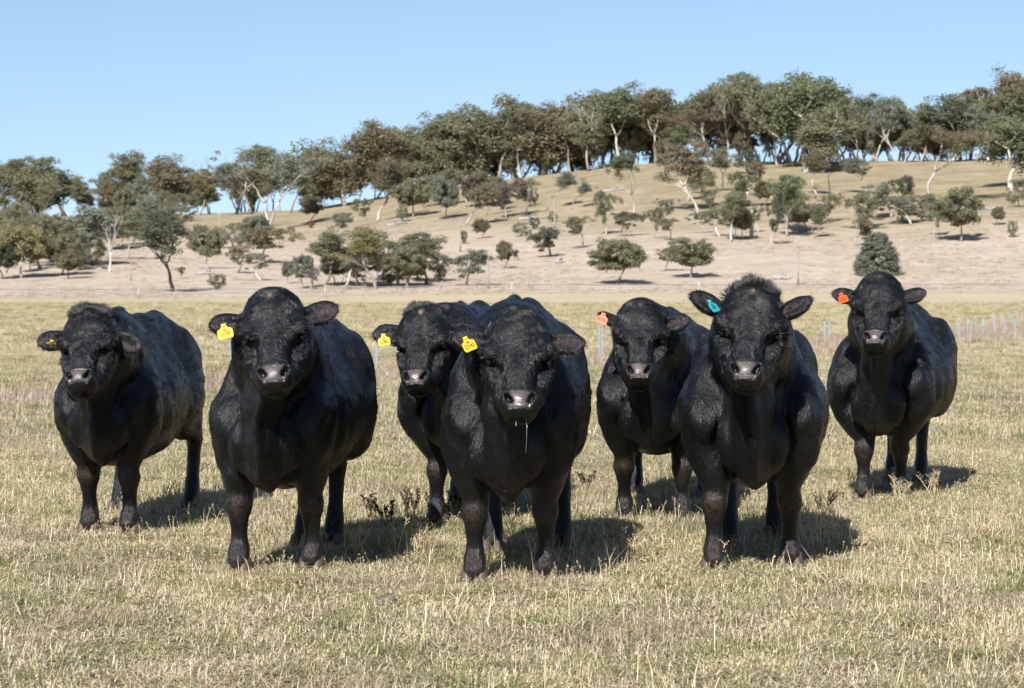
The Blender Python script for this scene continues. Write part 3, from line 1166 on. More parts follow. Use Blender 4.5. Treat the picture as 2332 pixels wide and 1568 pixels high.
tufts = []
for s_ in range(6):
    tufts.append(tuft_mesh("tuft", 100 + s_, 200, .19, .018, .06, .85, .0034, .60, .40))        # short mixed sward
for s_ in range(3):
    tufts.append(tuft_mesh("tuft", 120 + s_, 170, .085, .03, .09, .65, .0036, .16, .10))       # greener tuft
for s_ in range(3):
    tufts.append(tuft_mesh("tuft", 140 + s_, 150, .16, .035, .095, .7, .0028, .92, .38, 5))        # dead straw with seed heads
for s_ in range(2):
    tufts.append(tuft_mesh("tuft", 160 + s_, 60, .14, .04, .10, .6, .003, .95, .4, 16))        # stalky
for s_ in range(3):
    tufts.append(tuft_mesh("tuft", 180 + s_, 46, .22, .12, .30, .9, .0030, 1.0, .75))       # long matted dead stems
P_, S2, I_ = [], [], []
near_pts = wedge(6.2, 20, 15500, 3.2)
mid_pts = wedge(20, 48, 13500, 4.0)
far_pts = wedge(48, 150, 14000, 6.0)
foot_pts = wedge(150, 284, 9000, 8.0)
for pts, sc0 in ((near_pts, 1.0), (mid_pts, 1.35), (far_pts, 2.1), (foot_pts, 3.2)):
    pn = vnoise(pts * .55, 3)
    u = rng.random(len(pts))
    kind = np.where(u < .62, rng.integers(0, 6, len(pts)), np.where(u < .62 + .15 * (1 + pn), rng.integers(6, 9, len(pts)), np.where(u < .90, rng.integers(9, 12, len(pts)), np.where(u < .94, rng.integers(12, 14, len(pts)), rng.integers(14, 17, len(pts))))))
    P_.append(pts)
    I_.append(kind)
    s = sc0 * rng.uniform(.75, 1.25, len(pts))
    S2.append(np.stack([s, s, s * rng.uniform(.7, 1.15, len(pts)) * (1 + .45 * vnoise(pts * .9, 9))], 1))
P_, S2, I_ = np.vstack(P_), np.vstack(S2), np.concatenate(I_)
# keep the strip of rank grass for its own object
sdv = .906 * (P_[:, 0] + 6) - .423 * (P_[:, 1] - 30) - 1.2
instrip = (np.abs(sdv) < .9 + .045 * (P_[:, 1] - 30)) & (P_[:, 1] > 26)
P_, S2, I_ = P_[~instrip], S2[~instrip], I_[~instrip]
RT = np.stack([np.zeros(len(P_)), np.zeros(len(P_)), rng.uniform(0, 6.28, len(P_))], 1)
scatter_object("pasture_grass", "short winter grass, straw and green mixed, round the bulls' hooves", tufts, P_, RT, S2, I_, M_GRASS)

ranks = [tuft_mesh("rank", 200 + s_, 120, .24, .04, .15, .7, .005, .7, .2, 8) for s_ in range(4)]
yy = rng.uniform(25, 95, 3800)
ww = .9 + .045 * (yy - 30)
off = rng.uniform(-1, 1, len(yy)) * ww + 1.2
xx = (off + .423 * (yy - 30)) / .906 - 6
ok = np.abs(xx) < .2118 * yy * 1.15 + 1
pr = np.stack([xx, yy, 0 * xx], 1)[ok]
s = rng.uniform(.7, 1.2, len(pr)) * (1 + .006 * pr[:, 1])
scatter_object("rank_dead_grass", "strip of rank mauve-brown dead grass crossing the field behind the bulls", ranks, pr,
               np.stack([0 * s, 0 * s, rng.uniform(0, 6.28, len(s))], 1), np.stack([s, s, s * .8], 1), rng.integers(0, 4, len(s)), M_RANK)

# dry tussocks over the hillside
ht = [tuft_mesh("tussock", 300 + s_, 90, .30, .10, .30, .7, .02, .8, .15) for s_ in range(4)]
hy = 288 + 330 * rng.random(13000) ** 1.15
hx = rng.uniform(-.235, .235, 13000) * hy
keep = (vnoise(np.stack([hx * .06, hy * .03, 0 * hx], 1), 3) + .6 * vnoise(np.stack([hx * .2, hy * .1, 0 * hx], 1), 4) + rng.normal(0, .25, 13000)) > -.05
keep &= (terrain(hx, hy) < 17) | (rng.random(len(hx)) < .3)
hx, hy = hx[keep], hy[keep]
ph = np.stack([hx, hy, terrain(hx, hy) - .02], 1)
hs_ = rng.uniform(.8, 2.0, len(hx))
scatter_object("hillside_tussock_grass", "dry bleached tussock grass covering the hillside", ht, ph,
               np.stack([0 * hs_, 0 * hs_, rng.uniform(0, 6.28, len(hs_))], 1), np.stack([hs_, hs_, hs_ * .9], 1), rng.integers(0, 4, len(hs_)),
               blade_material("tussock_blades", (.33, .26, .19), (.47, .39, .30), .5))


# ------------------------------------------------------------------ trees: a tapered trunk with limbs, a crown of many leaf clumps
def leaf_material(name, c, var=.35):
    n = NT(name)
    t = n.attr("tint")
    oi = n.node("ShaderNodeObjectInfo")
    f = n.math('MULTIPLY_ADD', oi.outputs["Random"], .3, n.math('MULTIPLY', t, .7))
    lo = tuple(x * (1 - var) for x in c)
    hi = tuple(x * (1 + var * 1.1) for x in c)
    col = n.mix(f, lo, hi)
    n.base(col, .55, .35)
    tr = n.node("ShaderNodeBsdfTranslucent")
    n.set(tr.inputs["Color"], n.mix(.5, col, (c[0] * 1.5, c[1] * 1.6, c[2] * .9)))
    mx = n.node("ShaderNodeMixShader")
    mx.inputs[0].default_value = .48
    n.t.links.new(n.bsdf.outputs[0], mx.inputs[1])
    n.t.links.new(tr.outputs[0], mx.inputs[2])
    n.t.links.new(mx.outputs[0], n.out.inputs["Surface"])
    return n.m


LEAF = {"olive": leaf_material("olive_leaves", (0.185, 0.182, 0.112)), "green": leaf_material("green_leaves", (0.150, 0.166, 0.092)),
        "brown": leaf_material("brown_leaves", (0.175, 0.150, 0.094)), "grey": leaf_material("grey_green_leaves", (0.177, 0.183, 0.139)),
        "yellow": leaf_material("yellow_olive_leaves", (0.218, 0.195, 0.094)), "dark": leaf_material("dark_leaves", (0.100, 0.109, 0.068)),
        "twig": leaf_material("bare_twigs", (.17, .135, .115)), "red": leaf_material("red_leaves", (.22, .055, .035))}


def bark(name, a, b):
    n = NT(name)
    p = n.objco()
    f = n.noise(n.scaled(p, (14, 14, 3.0)), 1.0, 4, .6)
    return n.base(n.mix(n.ramp(f, .35, .65), a, b), .85, .15)


BARK = {"white": bark("white_gum_bark", (.30, .27, .235), (.54, .50, .45)), "pale": bark("pale_bark", (.17, .14, .115), (.36, .31, .26)),
        "dark": bark("dark_bark", (.055, .043, .036), (.13, .10, .085)), "grey": bark("grey_dead_wood", (.20, .185, .175), (.36, .335, .315))}


def limbs(r, kind):
    """unit-height tree: list of (path, radii) and list of clump (centre, radii)"""
    T, C = [], []

    def branch(p, d, L, rad, depth, spread):
        n = 5
        pts = [np.array(p)]
        dd = np.array(d, float)
        for i in range(n):
            dd = unit(dd + np.array([r.gauss(0, .13), r.gauss(0, .13), .06 + r.gauss(0, .06)]))
            pts.append(pts[-1] + dd * L / n)
        T.append((pts, [rad * (1 - .62 * i / n) for i in range(n + 1)]))
        return pts, dd

    def fork(p, d, L, rad, depth, maxd, nb, spread):
        pts, dd = branch(p, d, L, rad, depth, spread)
        if depth == maxd:
            ends.append(pts[-1])
            if r.random() < .5:
                ends.append(pts[3])
            return
        k = nb if isinstance(nb, int) else r.randint(*nb)
        a0 = r.uniform(0, 6.28)
        for j in range(k):
            a = a0 + 6.28 * j / k + r.gauss(0, .35)
            s = spread * r.uniform(.6, 1.25)
            h = np.array([math.cos(a), math.sin(a), 0])
            nd = unit(dd * math.cos(s) + h * math.sin(s))
            fork(pts[-1] if j < 2 else pts[r.randint(3, 5)], nd, L * r.uniform(.55, .85), rad * .5, depth + 1, maxd, nb, spread)
    ends = []
    if kind in ("gum", "flat"):
        fork((0, 0, -.02), (r.gauss(0, .06), r.gauss(0, .06), 1), r.uniform(.34, .44), .0165, 0, 3, (2, 3), .42 if kind == "gum" else .72)
    elif kind == "forked":
        a = r.uniform(-.4, .4)
        for sg in (-1, 1):
            fork((0, 0, -.02), (sg * .36 * math.cos(a), sg * .36 * math.sin(a), 1), .40, .0165, 0, 3, (2, 3), .42)
    elif kind == "tall":
        fork((0, 0, -.02), (r.gauss(0, .04), r.gauss(0, .04), 1), r.uniform(.5, .6), .0115, 0, 2, 3, .34)
    elif kind == "dense":
        fork((0, 0, -.02), (r.gauss(0, .05), 0, 1), .27, .020, 0, 3, 3, .5)
    elif kind in ("round", "sparse"):
        fork((0, 0, -.02), (r.gauss(0, .10), r.gauss(0, .06), 1), .30 if kind == "round" else .42, .021, 0, 2, 3, .62)
    elif kind == "dead":
        fork((0, 0, -.02), (r.gauss(0, .05), r.gauss(0, .05), 1), .42, .030, 0, 3, (2, 3), .52)
        return T, [], []
    elif kind == "bush":
        for j in range(5):
            a = j * 1.26 + r.uniform(0, .6)
            fork((0, 0, -.02), (math.cos(a) * .5, math.sin(a) * .5, 1), .45, .018, 1, 2, 2, .5)
    elif kind == "cone":
        fork((0, 0, -.02), (0, 0, 1), .9, .025, 3, 3, 2, .5)
        ends.clear()
    return T, ends, C


LEAFN = {"gum": 84, "flat": 95, "forked": 80, "tall": 80, "dense": 84, "round": 95, "sparse": 74, "bush": 100, "cone": 95}
PROTO = {}


def tree_proto(kind, seed):
    key = (kind, seed)
    if key in PROTO:
        return PROTO[key]
    r = random.Random(sum(ord(ch) for ch in kind) * 131 + seed * 7919)
    nr = np.random.default_rng(seed * 977 + len(kind) * 31)
    T, ends, _ = limbs(r, kind)
    if ends:
        ends = np.array(ends)
    cl = []
    if kind == "round":
        rl_ = [unit(nr.normal(0, 1, 3)) for _ in range(8)]
        for j in range(125):
            d = unit(nr.normal(0, 1, 3) + 1.6 * rl_[j % 8])
            rr = nr.uniform(.15, 1.0) ** .4
            c = np.array([0, 0, .56]) + d * rr * np.array([.38, .38, .33]) * (.82 + .06 * (j % 8 % 4))
            if c[2] < .27:
                c[2] = .27 + nr.uniform(0, .09)
            cl.append((c, nr.uniform(.05, .085), .9))
    elif kind == "cone":
        for j in range(190):
            z = nr.uniform(.04, .96)
            rad = (.34 * (1 - z) ** .55 + .02) * nr.uniform(.8, 1.15)
            a = nr.uniform(0, 6.28)
            cl.append((np.array([math.cos(a) * rad * .8, math.sin(a) * rad * .8, z]), .042 + .055 * (1 - z), 1.0))
    elif kind == "bush":
        for j in range(52):
            d = unit(nr.normal(0, 1, 3))
            c = np.array([0, 0, .5]) + d * np.array([.42, .42, .40]) * nr.uniform(.5, 1)
            cl.append((c, nr.uniform(.08, .12), .9))
    elif ends is not None and len(ends):
        flat = {"gum": .85, "flat": .65, "forked": .85, "tall": 1.0, "dense": .9, "sparse": .95}[kind]
        rad = {"gum": (.032, .088), "flat": (.04, .085), "forked": (.032, .082), "tall": (.03, .078), "dense": (.045, .095), "sparse": (.04, .095)}[kind]
        keep = {"gum": .5, "flat": .9, "forked": .5, "tall": .5, "dense": .5, "sparse": .9}[kind]
        for e in ends:
            if nr.random() < keep:
                cl.append((e + nr.normal(0, .014, 3), nr.uniform(*rad), flat))
        ctr, ext = ends.mean(0), np.maximum(np.percentile(ends, 92, axis=0) - np.percentile(ends, 8, axis=0), .12) / 2
        low = {"gum": .52, "flat": .26, "forked": .50, "tall": .60, "dense": .60, "sparse": .50}[kind]
        nfill = {"gum": 76, "flat": 44, "forked": 66, "tall": 64, "dense": 110, "sparse": 38}[kind]
        if kind in ("gum", "tall", "dense", "forked"):
            ctr = np.array([ctr[0] * .8, ctr[1] * .8, min(ctr[2] - .10, .72)])
            ext = np.array([min(ext[0], .27), min(ext[1], .27), {"gum": .22, "tall": .26, "dense": .26, "forked": .20}[kind]])
            low = {"gum": .26, "tall": .32, "dense": .34, "forked": .24}[kind]
        lobes = [unit(nr.normal(0, 1, 3) * np.array([1, 1, .8])) for _ in range(9)]
        for j in range(nfill):
            d = unit(nr.normal(0, 1, 3) + 2.3 * lobes[j % 9])
            c = ctr + d * np.array([ext[0] * 1.05, ext[1] * 1.05, ext[2] + .05]) * nr.uniform(.30, 1.08)
            if d[2] < 0:
                c[2] = ctr[2] - abs(d[2]) * low * nr.uniform(.4, 1.0)
                c[:2] = ctr[:2] + (c[:2] - ctr[:2]) * (1.0 if j % 3 else .75)
            cl.append((c, nr.uniform(*rad) * .95, flat))
    tv = MB()
    for pts, rd in T:
        tv.tube(pts, rd, 6)
    top = max([c[0][2] + c[1] * c[2] * .9 for c in cl] + [max(p[2] for p in t[0]) for t in T])
    Vt = np.array(tv.V)
    wid = 1.0
    Vc = Fc = Tc = None
    if cl:
        V, Tn = [], []
        N = LEAFN[kind]
        for c, rad, fl in cl:
            d = nr.normal(0, 1, (N, 3))
            d /= np.linalg.norm(d, axis=1)[:, None]
            d[:, 2] = np.where(d[:, 2] < -.6, -d[:, 2] * nr.uniform(0, 1, N), d[:, 2])
            rr = nr.uniform(.25, 1.05, N) ** .6
            p = c + d * (rr * rad)[:, None] * np.array([1, 1, fl])
            p[:, 2] -= np.abs(nr.normal(0, .016, N))
            p += nr.normal(0, .010, (N, 3))
            nn = unit_rows(d * np.array([1, 1, .25]) + np.array([0, 0, .22]) + nr.normal(0, .42, (N, 3)) * np.array([1, 1, .7]))
            a = unit_rows(np.cross(nn, nr.normal(0, 1, (N, 3))))
            b = np.cross(nn, a)
            s = nr.uniform(.006, .0125, N)
            if kind in ("round", "bush", "cone", "sparse"):
                s *= 1.55
            s1 = s[:, None] * a * 1.25
            s2 = s[:, None] * b * .62
            V.append(np.stack([p - s1, p + s2, p + s1, p - s2], 1).reshape(-1, 3))
            tb = nr.uniform(.2, .8)
            Tn.append(np.repeat(np.clip(tb + nr.normal(0, .18, N), 0, 1), 4))
        Vc = np.vstack(V)
        Tc = np.concatenate(Tn)
        Fc = np.arange(len(Vc)).reshape(-1, 4)
        top = max(top, np.percentile(Vc[:, 2], 99.7))
        Vc = Vc / top
        pc = 98.5 if kind in ('round', 'bush', 'cone') else 96.5
        wid = np.percentile(Vc[:, 0], pc) - np.percentile(Vc[:, 0], 100 - pc)
    Vt = Vt / top
    if not cl:
        wid = Vt[:, 0].max() - Vt[:, 0].min()
    tm = mesh_np("trunk", Vt, tv.F)
    tm.materials.append(BARK["pale"])
    cm = None
    if cl:
        cm = mesh_np("crown", Vc, Fc, smooth=False)
        at = cm.attributes.new("tint", 'FLOAT', 'POINT')
        at.data.foreach_set("value", Tc.astype(np.float32))
        cm.materials.append(LEAF["olive"])
    PROTO[key] = (tm, cm, max(wid, .05))
    return PROTO[key]


def plant_tree(name, kind, seed, x, y, z, hgt, width, leaf, brk, rot, lean=0.0):
    tm, cm, wid = tree_proto(kind, seed)
    root = empty(name, (x, y, z - .02 * hgt * 0 - .05), 0)
    wx = min(max(width / (wid * hgt), .45), 1.9) if width else 1.0
    sc = (hgt * wx, hgt * wx, hgt)
    tr = obj("trunk", tm, None, root)
    tr.scale = sc
    tr.rotation_euler = (0, lean, rot)
    tr.material_slots[0].link = 'OBJECT'
    tr.material_slots[0].material = BARK[brk]
    if cm is not None:
        cr = obj("crown", cm, None, root)
        cr.scale = sc
        cr.rotation_euler = (0, lean, rot)
        cr.material_slots[0].link = 'OBJECT'
        cr.material_slots[0].material = LEAF[leaf]
    return root


# x, foot y, top y, crown width (pixels of the 2332-wide view), kind, leaf colour, bark, [what sets it apart]
TREES = [
    # skyline and ridge, left to right
    (12, 485, 358, 62, "gum", "olive", "dark", ""), (46, 484, 350, 62, "gum", "olive", "dark", ""), (88, 485, 346, 66, "dense", "olive", "dark", ""),
    (150, 490, 350, 92, "dense", "green", "dark", "broad and dense"), (184, 484, 378, 40, "tall", "olive", "dark", ""),
    (235, 482, 363, 74, "gum", "brown", "pale", ""), (284, 484, 402, 86, "dense", "brown", "dark", "low and dense"), (325, 484, 332, 78, "gum", "olive", "pale", "tall"),
    (385, 487, 347, 104, "dense", "brown", "pale", "wide"), (457, 490, 342, 64, "tall", "yellow", "pale", "slender"), (477, 489, 393, 52, "gum", "brown", "dark", "short"),
    (537, 488, 321, 80, "gum", "olive", "pale", "tall"), (575, 488, 352, 50, "tall", "grey", "pale", "slender"),
    (615, 524, 333, 96, "forked", "grey", "white", "twin-stemmed"), (660, 486, 335, 60, "gum", "olive", "pale", ""),
    (715, 474, 309, 124, "dense", "green", "dark", "big dense"), (785, 470, 317, 82, "dense", "brown", "pale", ""), (858, 506, 351, 118, "gum", "brown", "white", "spreading"),
    (893, 452, 272, 112, "dense", "brown", "pale", "tall rusty"), (958, 440, 290, 84, "dense", "olive", "dark", ""), (1000, 428, 254, 86, "gum", "olive", "pale", "tall"),
    (1050, 420, 262, 70, "gum", "green", "pale", ""), (1085, 416, 231, 96, "dense", "olive", "pale", "tall"), (1132, 410, 225, 84, "gum", "green", "pale", ""),
    (1188, 405, 232, 70, "gum", "olive", "white", ""), (1240, 398, 206, 142, "dense", "brown", "pale", "huge rusty"), (1300, 394, 240, 70, "gum", "olive", "pale", ""),
    (1340, 391, 222, 84, "tall", "olive", "white", "tall bare-stemmed"), (1420, 380, 183, 106, "gum", "green", "white", "tall spreading"),
    (1490, 372, 184, 84, "gum", "brown", "white", "tall"), (1530, 372, 210, 60, "tall", "olive", "white", "slender"), (1570, 368, 181, 92, "gum", "olive", "white", "tall"),
    (1618, 372, 200, 60, "gum", "brown", "white", ""), (1660, 372, 190, 70, "dead", "grey", "white", "bare"), (1715, 372, 165, 96, "gum", "olive", "white", "tall"),
    (1770, 376, 185, 70, "gum", "brown", "white", ""), (1806, 380, 200, 80, "gum", "olive", "white", ""), (1836, 392, 152, 122, "dense", "green", "white", "tallest, domed"),
    (1874, 394, 237, 102, "dense", "olive", "pale", "wide low"), (1925, 378, 205, 78, "gum", "brown", "white", ""), (1962, 372, 222, 44, "tall", "olive", "white", "slender"),
    (1992, 371, 210, 44, "tall", "grey", "white", "slender"), (2040, 371, 215, 60, "gum", "grey", "white", ""), (2095, 370, 220, 56, "gum", "olive", "white", ""),
    (2165, 370, 215, 102, "dense", "dark", "white", "dark dense"), (2222, 368, 235, 60, "gum", "grey", "white", ""), (2260, 366, 190, 76, "gum", "olive", "white", "tall"),
    (2318, 366, 146, 90, "gum", "brown", "white", "towering rusty"),
    (2302, 434, 250, 138, "dense", "green", "white", "huge dense"), (2117, 456, 286, 178, "flat", "brown", "white", "flat-topped"),
    # below the ridge and down the slope
    (30, 560, 470, 70, "round", "olive", "pale", "upper"), (112, 585, 492, 66, "round", "green", "pale", "bushy"), (72, 600, 540, 60, "bush", "olive", "dark", "bushy low"),
    (8, 636, 548, 60, "round", "dark", "dark", "bushy"), (175, 612, 522, 60, "bush", "grey", "grey", "bushy"), (222, 588, 486, 60, "gum", "grey", "pale", "pale"),
    (212, 604, 548, 54, "bush", "yellow", "dark", "bushy low"), (275, 560, 470, 56, "round", "olive", "pale", "upper"), (312, 566, 472, 56, "gum", "olive", "white", "thin"),
    (358, 520, 440, 60, "bush", "olive", "dark", "bushy"), (762, 648, 574, 60, "round", "olive", "pale", "inner"), (832, 652, 590, 50, "sparse", "olive", "white", "thin inner"),
    (890, 650, 600, 46, "bush", "olive", "dark", "low inner"), (1002, 640, 575, 46, "bush", "olive", "dark", "low"), (1690, 545, 470, 50, "round", "olive", "white", "bushy"),
    (1640, 540, 470, 46, "sparse", "olive", "white", "thin"), (1815, 530, 450, 44, "round", "olive", "white", "bushy"), (1862, 512, 462, 36, "bush", "dark", "dark", "low"),
    (2050, 480, 400, 60, "sparse", "dark", "pale", "dark"), (2100, 505, 460, 50, "bush", "olive", "dark", "bushy"), (2150, 500, 450, 44, "bush", "olive", "dark", "low"),
    (1600, 440, 380, 60, "bush", "olive", "dark", "bushy"), (1740, 470, 410, 40, "round", "brown", "pale", "small"), (1130, 470, 400, 50, "round", "olive", "pale", ""),
    (985, 470, 395, 60, "round", "olive", "pale", "upper"),
    (1860, 444, 338, 54, "gum", "brown", "white", "rusty thin"), (1975, 442, 356, 80, "gum", "grey", "pale", ""), (1986, 528, 430, 74, "sparse", "olive", "white", "leaning"),
    (1945, 561, 487, 34, "sparse", "brown", "pale", "small"), (2187, 550, 425, 98, "round", "olive", "pale", "rounded"), (2126, 539, 455, 44, "sparse", "olive", "white", ""),
    (2075, 513, 440, 80, "sparse", "grey", "white", "open"), (2272, 513, 468, 28, "round", "olive", "pale", "little"), (2305, 541, 500, 22, "bush", "olive", "pale", ""),
    (2322, 472, 405, 54, "bush", "olive", "pale", "bushy"), (2000, 627, 528, 88, "cone", "grey", "pale", "cone-shaped"), (1964, 627, 594, 36, "bush", "grey", "pale", "low"),
    (1791, 539, 400, 64, "gum", "green", "white", ""), (1753, 557, 465, 36, "sparse", "dark", "white", "dark narrow"), (1840, 524, 425, 60, "gum", "olive", "white", ""),
    (1880, 506, 440, 40, "sparse", "olive", "white", ""), (1728, 531, 470, 24, "sparse", "olive", "white", "small"), (1703, 396, 338, 56, "bush", "dark", "dark", "dark round"),
    (1663, 550, 430, 90, "gum", "olive", "white", "spreading"), (1610, 531, 480, 34, "sparse", "grey", "pale", "pale small"), (1447, 506, 342, 78, "flat", "dark", "white", "two-tiered"),
    (1380, 535, 433, 50, "sparse", "olive", "white", "slender"), (1407, 539, 480, 34, "sparse", "dark", "pale", ""), (1433, 539, 490, 22, "sparse", "olive", "pale", "tiny"),
    (1490, 543, 470, 38, "sparse", "brown", "pale", ""), (1525, 546, 495, 38, "sparse", "olive", "pale", ""), (1528, 509, 450, 36, "sparse", "grey", "pale", ""),
    (1325, 564, 491, 42, "sparse", "brown", "white", "small"), (1255, 583, 509, 52, "sparse", "dark", "white", "leaning"), (1150, 612, 545, 34, "round", "brown", "dark", "dark brown round"),
    (1181, 593, 567, 20, "sparse", "twig", "pale", "twiggy"), (1187, 538, 505, 38, "bush", "green", "pale", ""), (1218, 523, 494, 24, "bush", "dark", "pale", ""),
    (1259, 506, 480, 22, "bush", "olive", "pale", "little"), (1300, 477, 404, 28, "tall", "grey", "pale", "narrow"), (1403, 648, 540, 112, "round", "olive", "pale", "big rounded"),
    (1573, 633, 540, 92, "round", "olive", "pale", "dense rounded"), (1509, 618, 563, 42, "sparse", "olive", "pale", "thin"), (1458, 619, 592, 14, "sparse", "twig", "pale", "tiny twiggy"),
    (1590, 488, 310, 94, "gum", "brown", "white", "tall"), (1565, 459, 370, 48, "gum", "olive", "white", ""), (1643, 434, 335, 74, "gum", "olive", "white", ""),
    (940, 494, 404, 82, "round", "olive", "pale", "dense"), (917, 506, 462, 26, "bush", "grey", "dark", "small"), (1015, 500, 400, 56, "round", "grey", "dark", ""),
    (1060, 513, 422, 66, "gum", "brown", "white", ""), (1107, 491, 400, 38, "tall", "brown", "pale", "reddish"), (1153, 497, 412, 62, "sparse", "twig", "grey", "bare twiggy"),
    (1197, 491, 405, 40, "sparse", "twig", "grey", "thin bare twiggy"), (1207, 471, 411, 34, "bush", "dark", "dark", "dark"), (1245, 477, 375, 44, "tall", "grey", "grey", "grey"),
    (1096, 543, 496, 38, "round", "brown", "pale", "small"), (1057, 556, 524, 16, "bush", "dark", "dark", "tiny dark"), (736, 655, 512, 120, "gum", "olive", "pale", "broad"),
    (785, 655, 512, 76, "gum", "yellow", "white", "yellowish"), (858, 658, 512, 110, "gum", "yellow", "white", "spreading yellowish"), (925, 656, 563, 90, "round", "olive", "pale", "rounded"),
    (972, 648, 527, 114, "gum", "olive", "dark", "broad"), (690, 657, 577, 44, "round", "grey", "pale", "upright"), (654, 646, 592, 24, "round", "grey", "pale", "narrow"),
    (708, 661, 607, 34, "sparse", "grey", "white", "small"), (1063, 651, 567, 66, "sparse", "grey", "white", "scraggly"), (778, 520, 482, 46, "bush", "grey", "dark", "domed"),
    (708, 507, 441, 48, "round", "brown", "pale", "rusty"), (709, 520, 503, 14, "bush", "red", "dark", "small red"), (659, 544, 515, 14, "sparse", "twig", "pale", "tiny twiggy"),
    (835, 513, 450, 36, "sparse", "olive", "pale", ""), (50, 634, 508, 102, "round", "yellow", "white", "big yellowish"), (90, 612, 483, 76, "gum", "olive", "pale", ""),
    (14, 622, 497, 56, "gum", "olive", "pale", ""), (140, 628, 527, 70, "round", "olive", "dark", "rounded"), (157, 635, 565, 58, "round", "brown", "dark", "brown leafless-looking"),
    (190, 600, 470, 84, "sparse", "grey", "grey", "pale twiggy"), (252, 621, 480, 74, "dead", "grey", "white", "bare white"), (256, 566, 470, 60, "gum", "olive", "pale", ""),
    (292, 592, 489, 64, "gum", "olive", "pale", ""), (335, 546, 445, 64, "gum", "grey", "white", "pale"), (395, 664, 478, 104, "gum", "dark", "dark", "big tall"),
    (425, 533, 464, 40, "sparse", "grey", "pale", ""), (470, 612, 511, 70, "round", "olive", "white", "rounded"), (533, 566, 505, 58, "bush", "grey", "pale", "domed"),
    (588, 560, 489, 62, "dense", "brown", "dark", "rusty"), (542, 622, 562, 52, "sparse", "brown", "pale", "rusty low"), (595, 640, 574, 56, "sparse", "grey", "white", "grey-green"),
    (495, 661, 622, 38, "bush", "olive", "dark", "low"), (413, 635, 606, 18, "sparse", "brown", "pale", "tiny"), (238, 613, 603, 16, "bush", "brown", "dark", "tiny brown"),
    (500, 540, 470, 22, "dead", "grey", "white", "small bare"),
]
OUT = random.Random(77)
for j_ in range(46):
    sd_ = -1 if j_ % 2 else 1
    fx_ = (-30 - OUT.uniform(0, 620)) if sd_ < 0 else (2362 + OUT.uniform(0, 620))
    if j_ < 30:
        fy_, hh_ = (488 if sd_ < 0 else 366), OUT.uniform(100, 150)
        TREES.append((fx_, fy_, fy_ - hh_, hh_ * .6, OUT.choice(["gum", "dense", "tall"]), OUT.choice(["olive", "green", "brown"]), "white", "outlying"))
    else:
        fy_ = OUT.uniform(500, 640)
        hh_ = OUT.uniform(60, 110)
        TREES.append((fx_, fy_, fy_ - hh_, hh_ * .7, OUT.choice(["round", "gum", "sparse"]), OUT.choice(["olive", "grey"]), "white", "outlying"))
CLUSTER = random.Random(23)
for (cx_, cy_, sx_, sy_, nn_) in ((1760, 525, 110, 20, 9), (1640, 465, 70, 26, 5), (2090, 500, 60, 18, 5), (1120, 475, 80, 14, 5),
                                  (130, 590, 120, 28, 13), (560, 575, 50, 40, 4), (850, 648, 110, 8, 8), (60, 500, 60, 8, 4), (330, 500, 70, 10, 5)):
    for j_ in range(nn_):
        fx_, fy_ = cx_ + CLUSTER.uniform(-1, 1) * sx_, cy_ + CLUSTER.uniform(-1, 1) * sy_
        hh_ = CLUSTER.uniform(55, 100) * (1.15 if cx_ < 900 else .85)
        TREES.append((fx_, fy_, fy_ - hh_, hh_ * CLUSTER.uniform(.45, .75), CLUSTER.choice(["sparse", "tall", "round", "sparse", "gum"]),
                      CLUSTER.choice(["olive", "grey", "olive", "brown", "green"]), CLUSTER.choice(["white", "pale", "white"]), CLUSTER.choice(["slim", "young", "bushy-topped", "small"])))
ANCH = [(-2000, 0, "beyond the left edge"), (0, 62, "at the far left edge"), (62, 160, "above the leftmost bull's tagged ear"), (160, 262, "above the leftmost bull's face"), (262, 360, "above the leftmost bull's back"),
        (360, 455, "above the leftmost bull's rump"), (455, 560, "above bull 0150's tag"), (560, 690, "above bull 0150's face"), (690, 790, "above bull 0150's untagged ear"),
        (790, 905, "above bull 0150's rump"), (905, 1020, "above bull Q86's face"), (1020, 1105, "above bull Q143's tag"), (1105, 1235, "above bull Q143's face"),
        (1235, 1345, "above bull Q143's untagged ear"), (1345, 1415, "above orange tag 0132"), (1415, 1510, "above bull 0132's face"), (1510, 1600, "above bull 0132's back"),
        (1600, 1665, "above the blue tag"), (1665, 1785, "above the blue-tagged bull's face"), (1785, 1885, "above the blue-tagged bull's ear"), (1885, 1950, "above orange tag 6103"),
        (1950, 2070, "above the rightmost bull's face"), (2070, 2200, "above the rightmost bull's back"), (2200, 2345, "at the far right edge"), (2345, 5000, "beyond the right edge")]
LOOK = {"olive": "olive", "green": "green", "brown": "brown", "grey": "grey-green", "yellow": "yellow-olive", "dark": "dark green", "twig": "bare brown", "red": "red"}


def where(x):
    return next(a for lo, hi, a in ANCH if lo <= x < hi)


def row_of(x, fy):
    e = HOR - fy * K
    er = np.interp(x * K, RIDGE_U, RIDGE_E)
    f = e / er
    return "on the skyline ridge" if f > .90 else "high on the slope" if f > .62 else "halfway up the slope" if f > .28 else "at the hill foot"


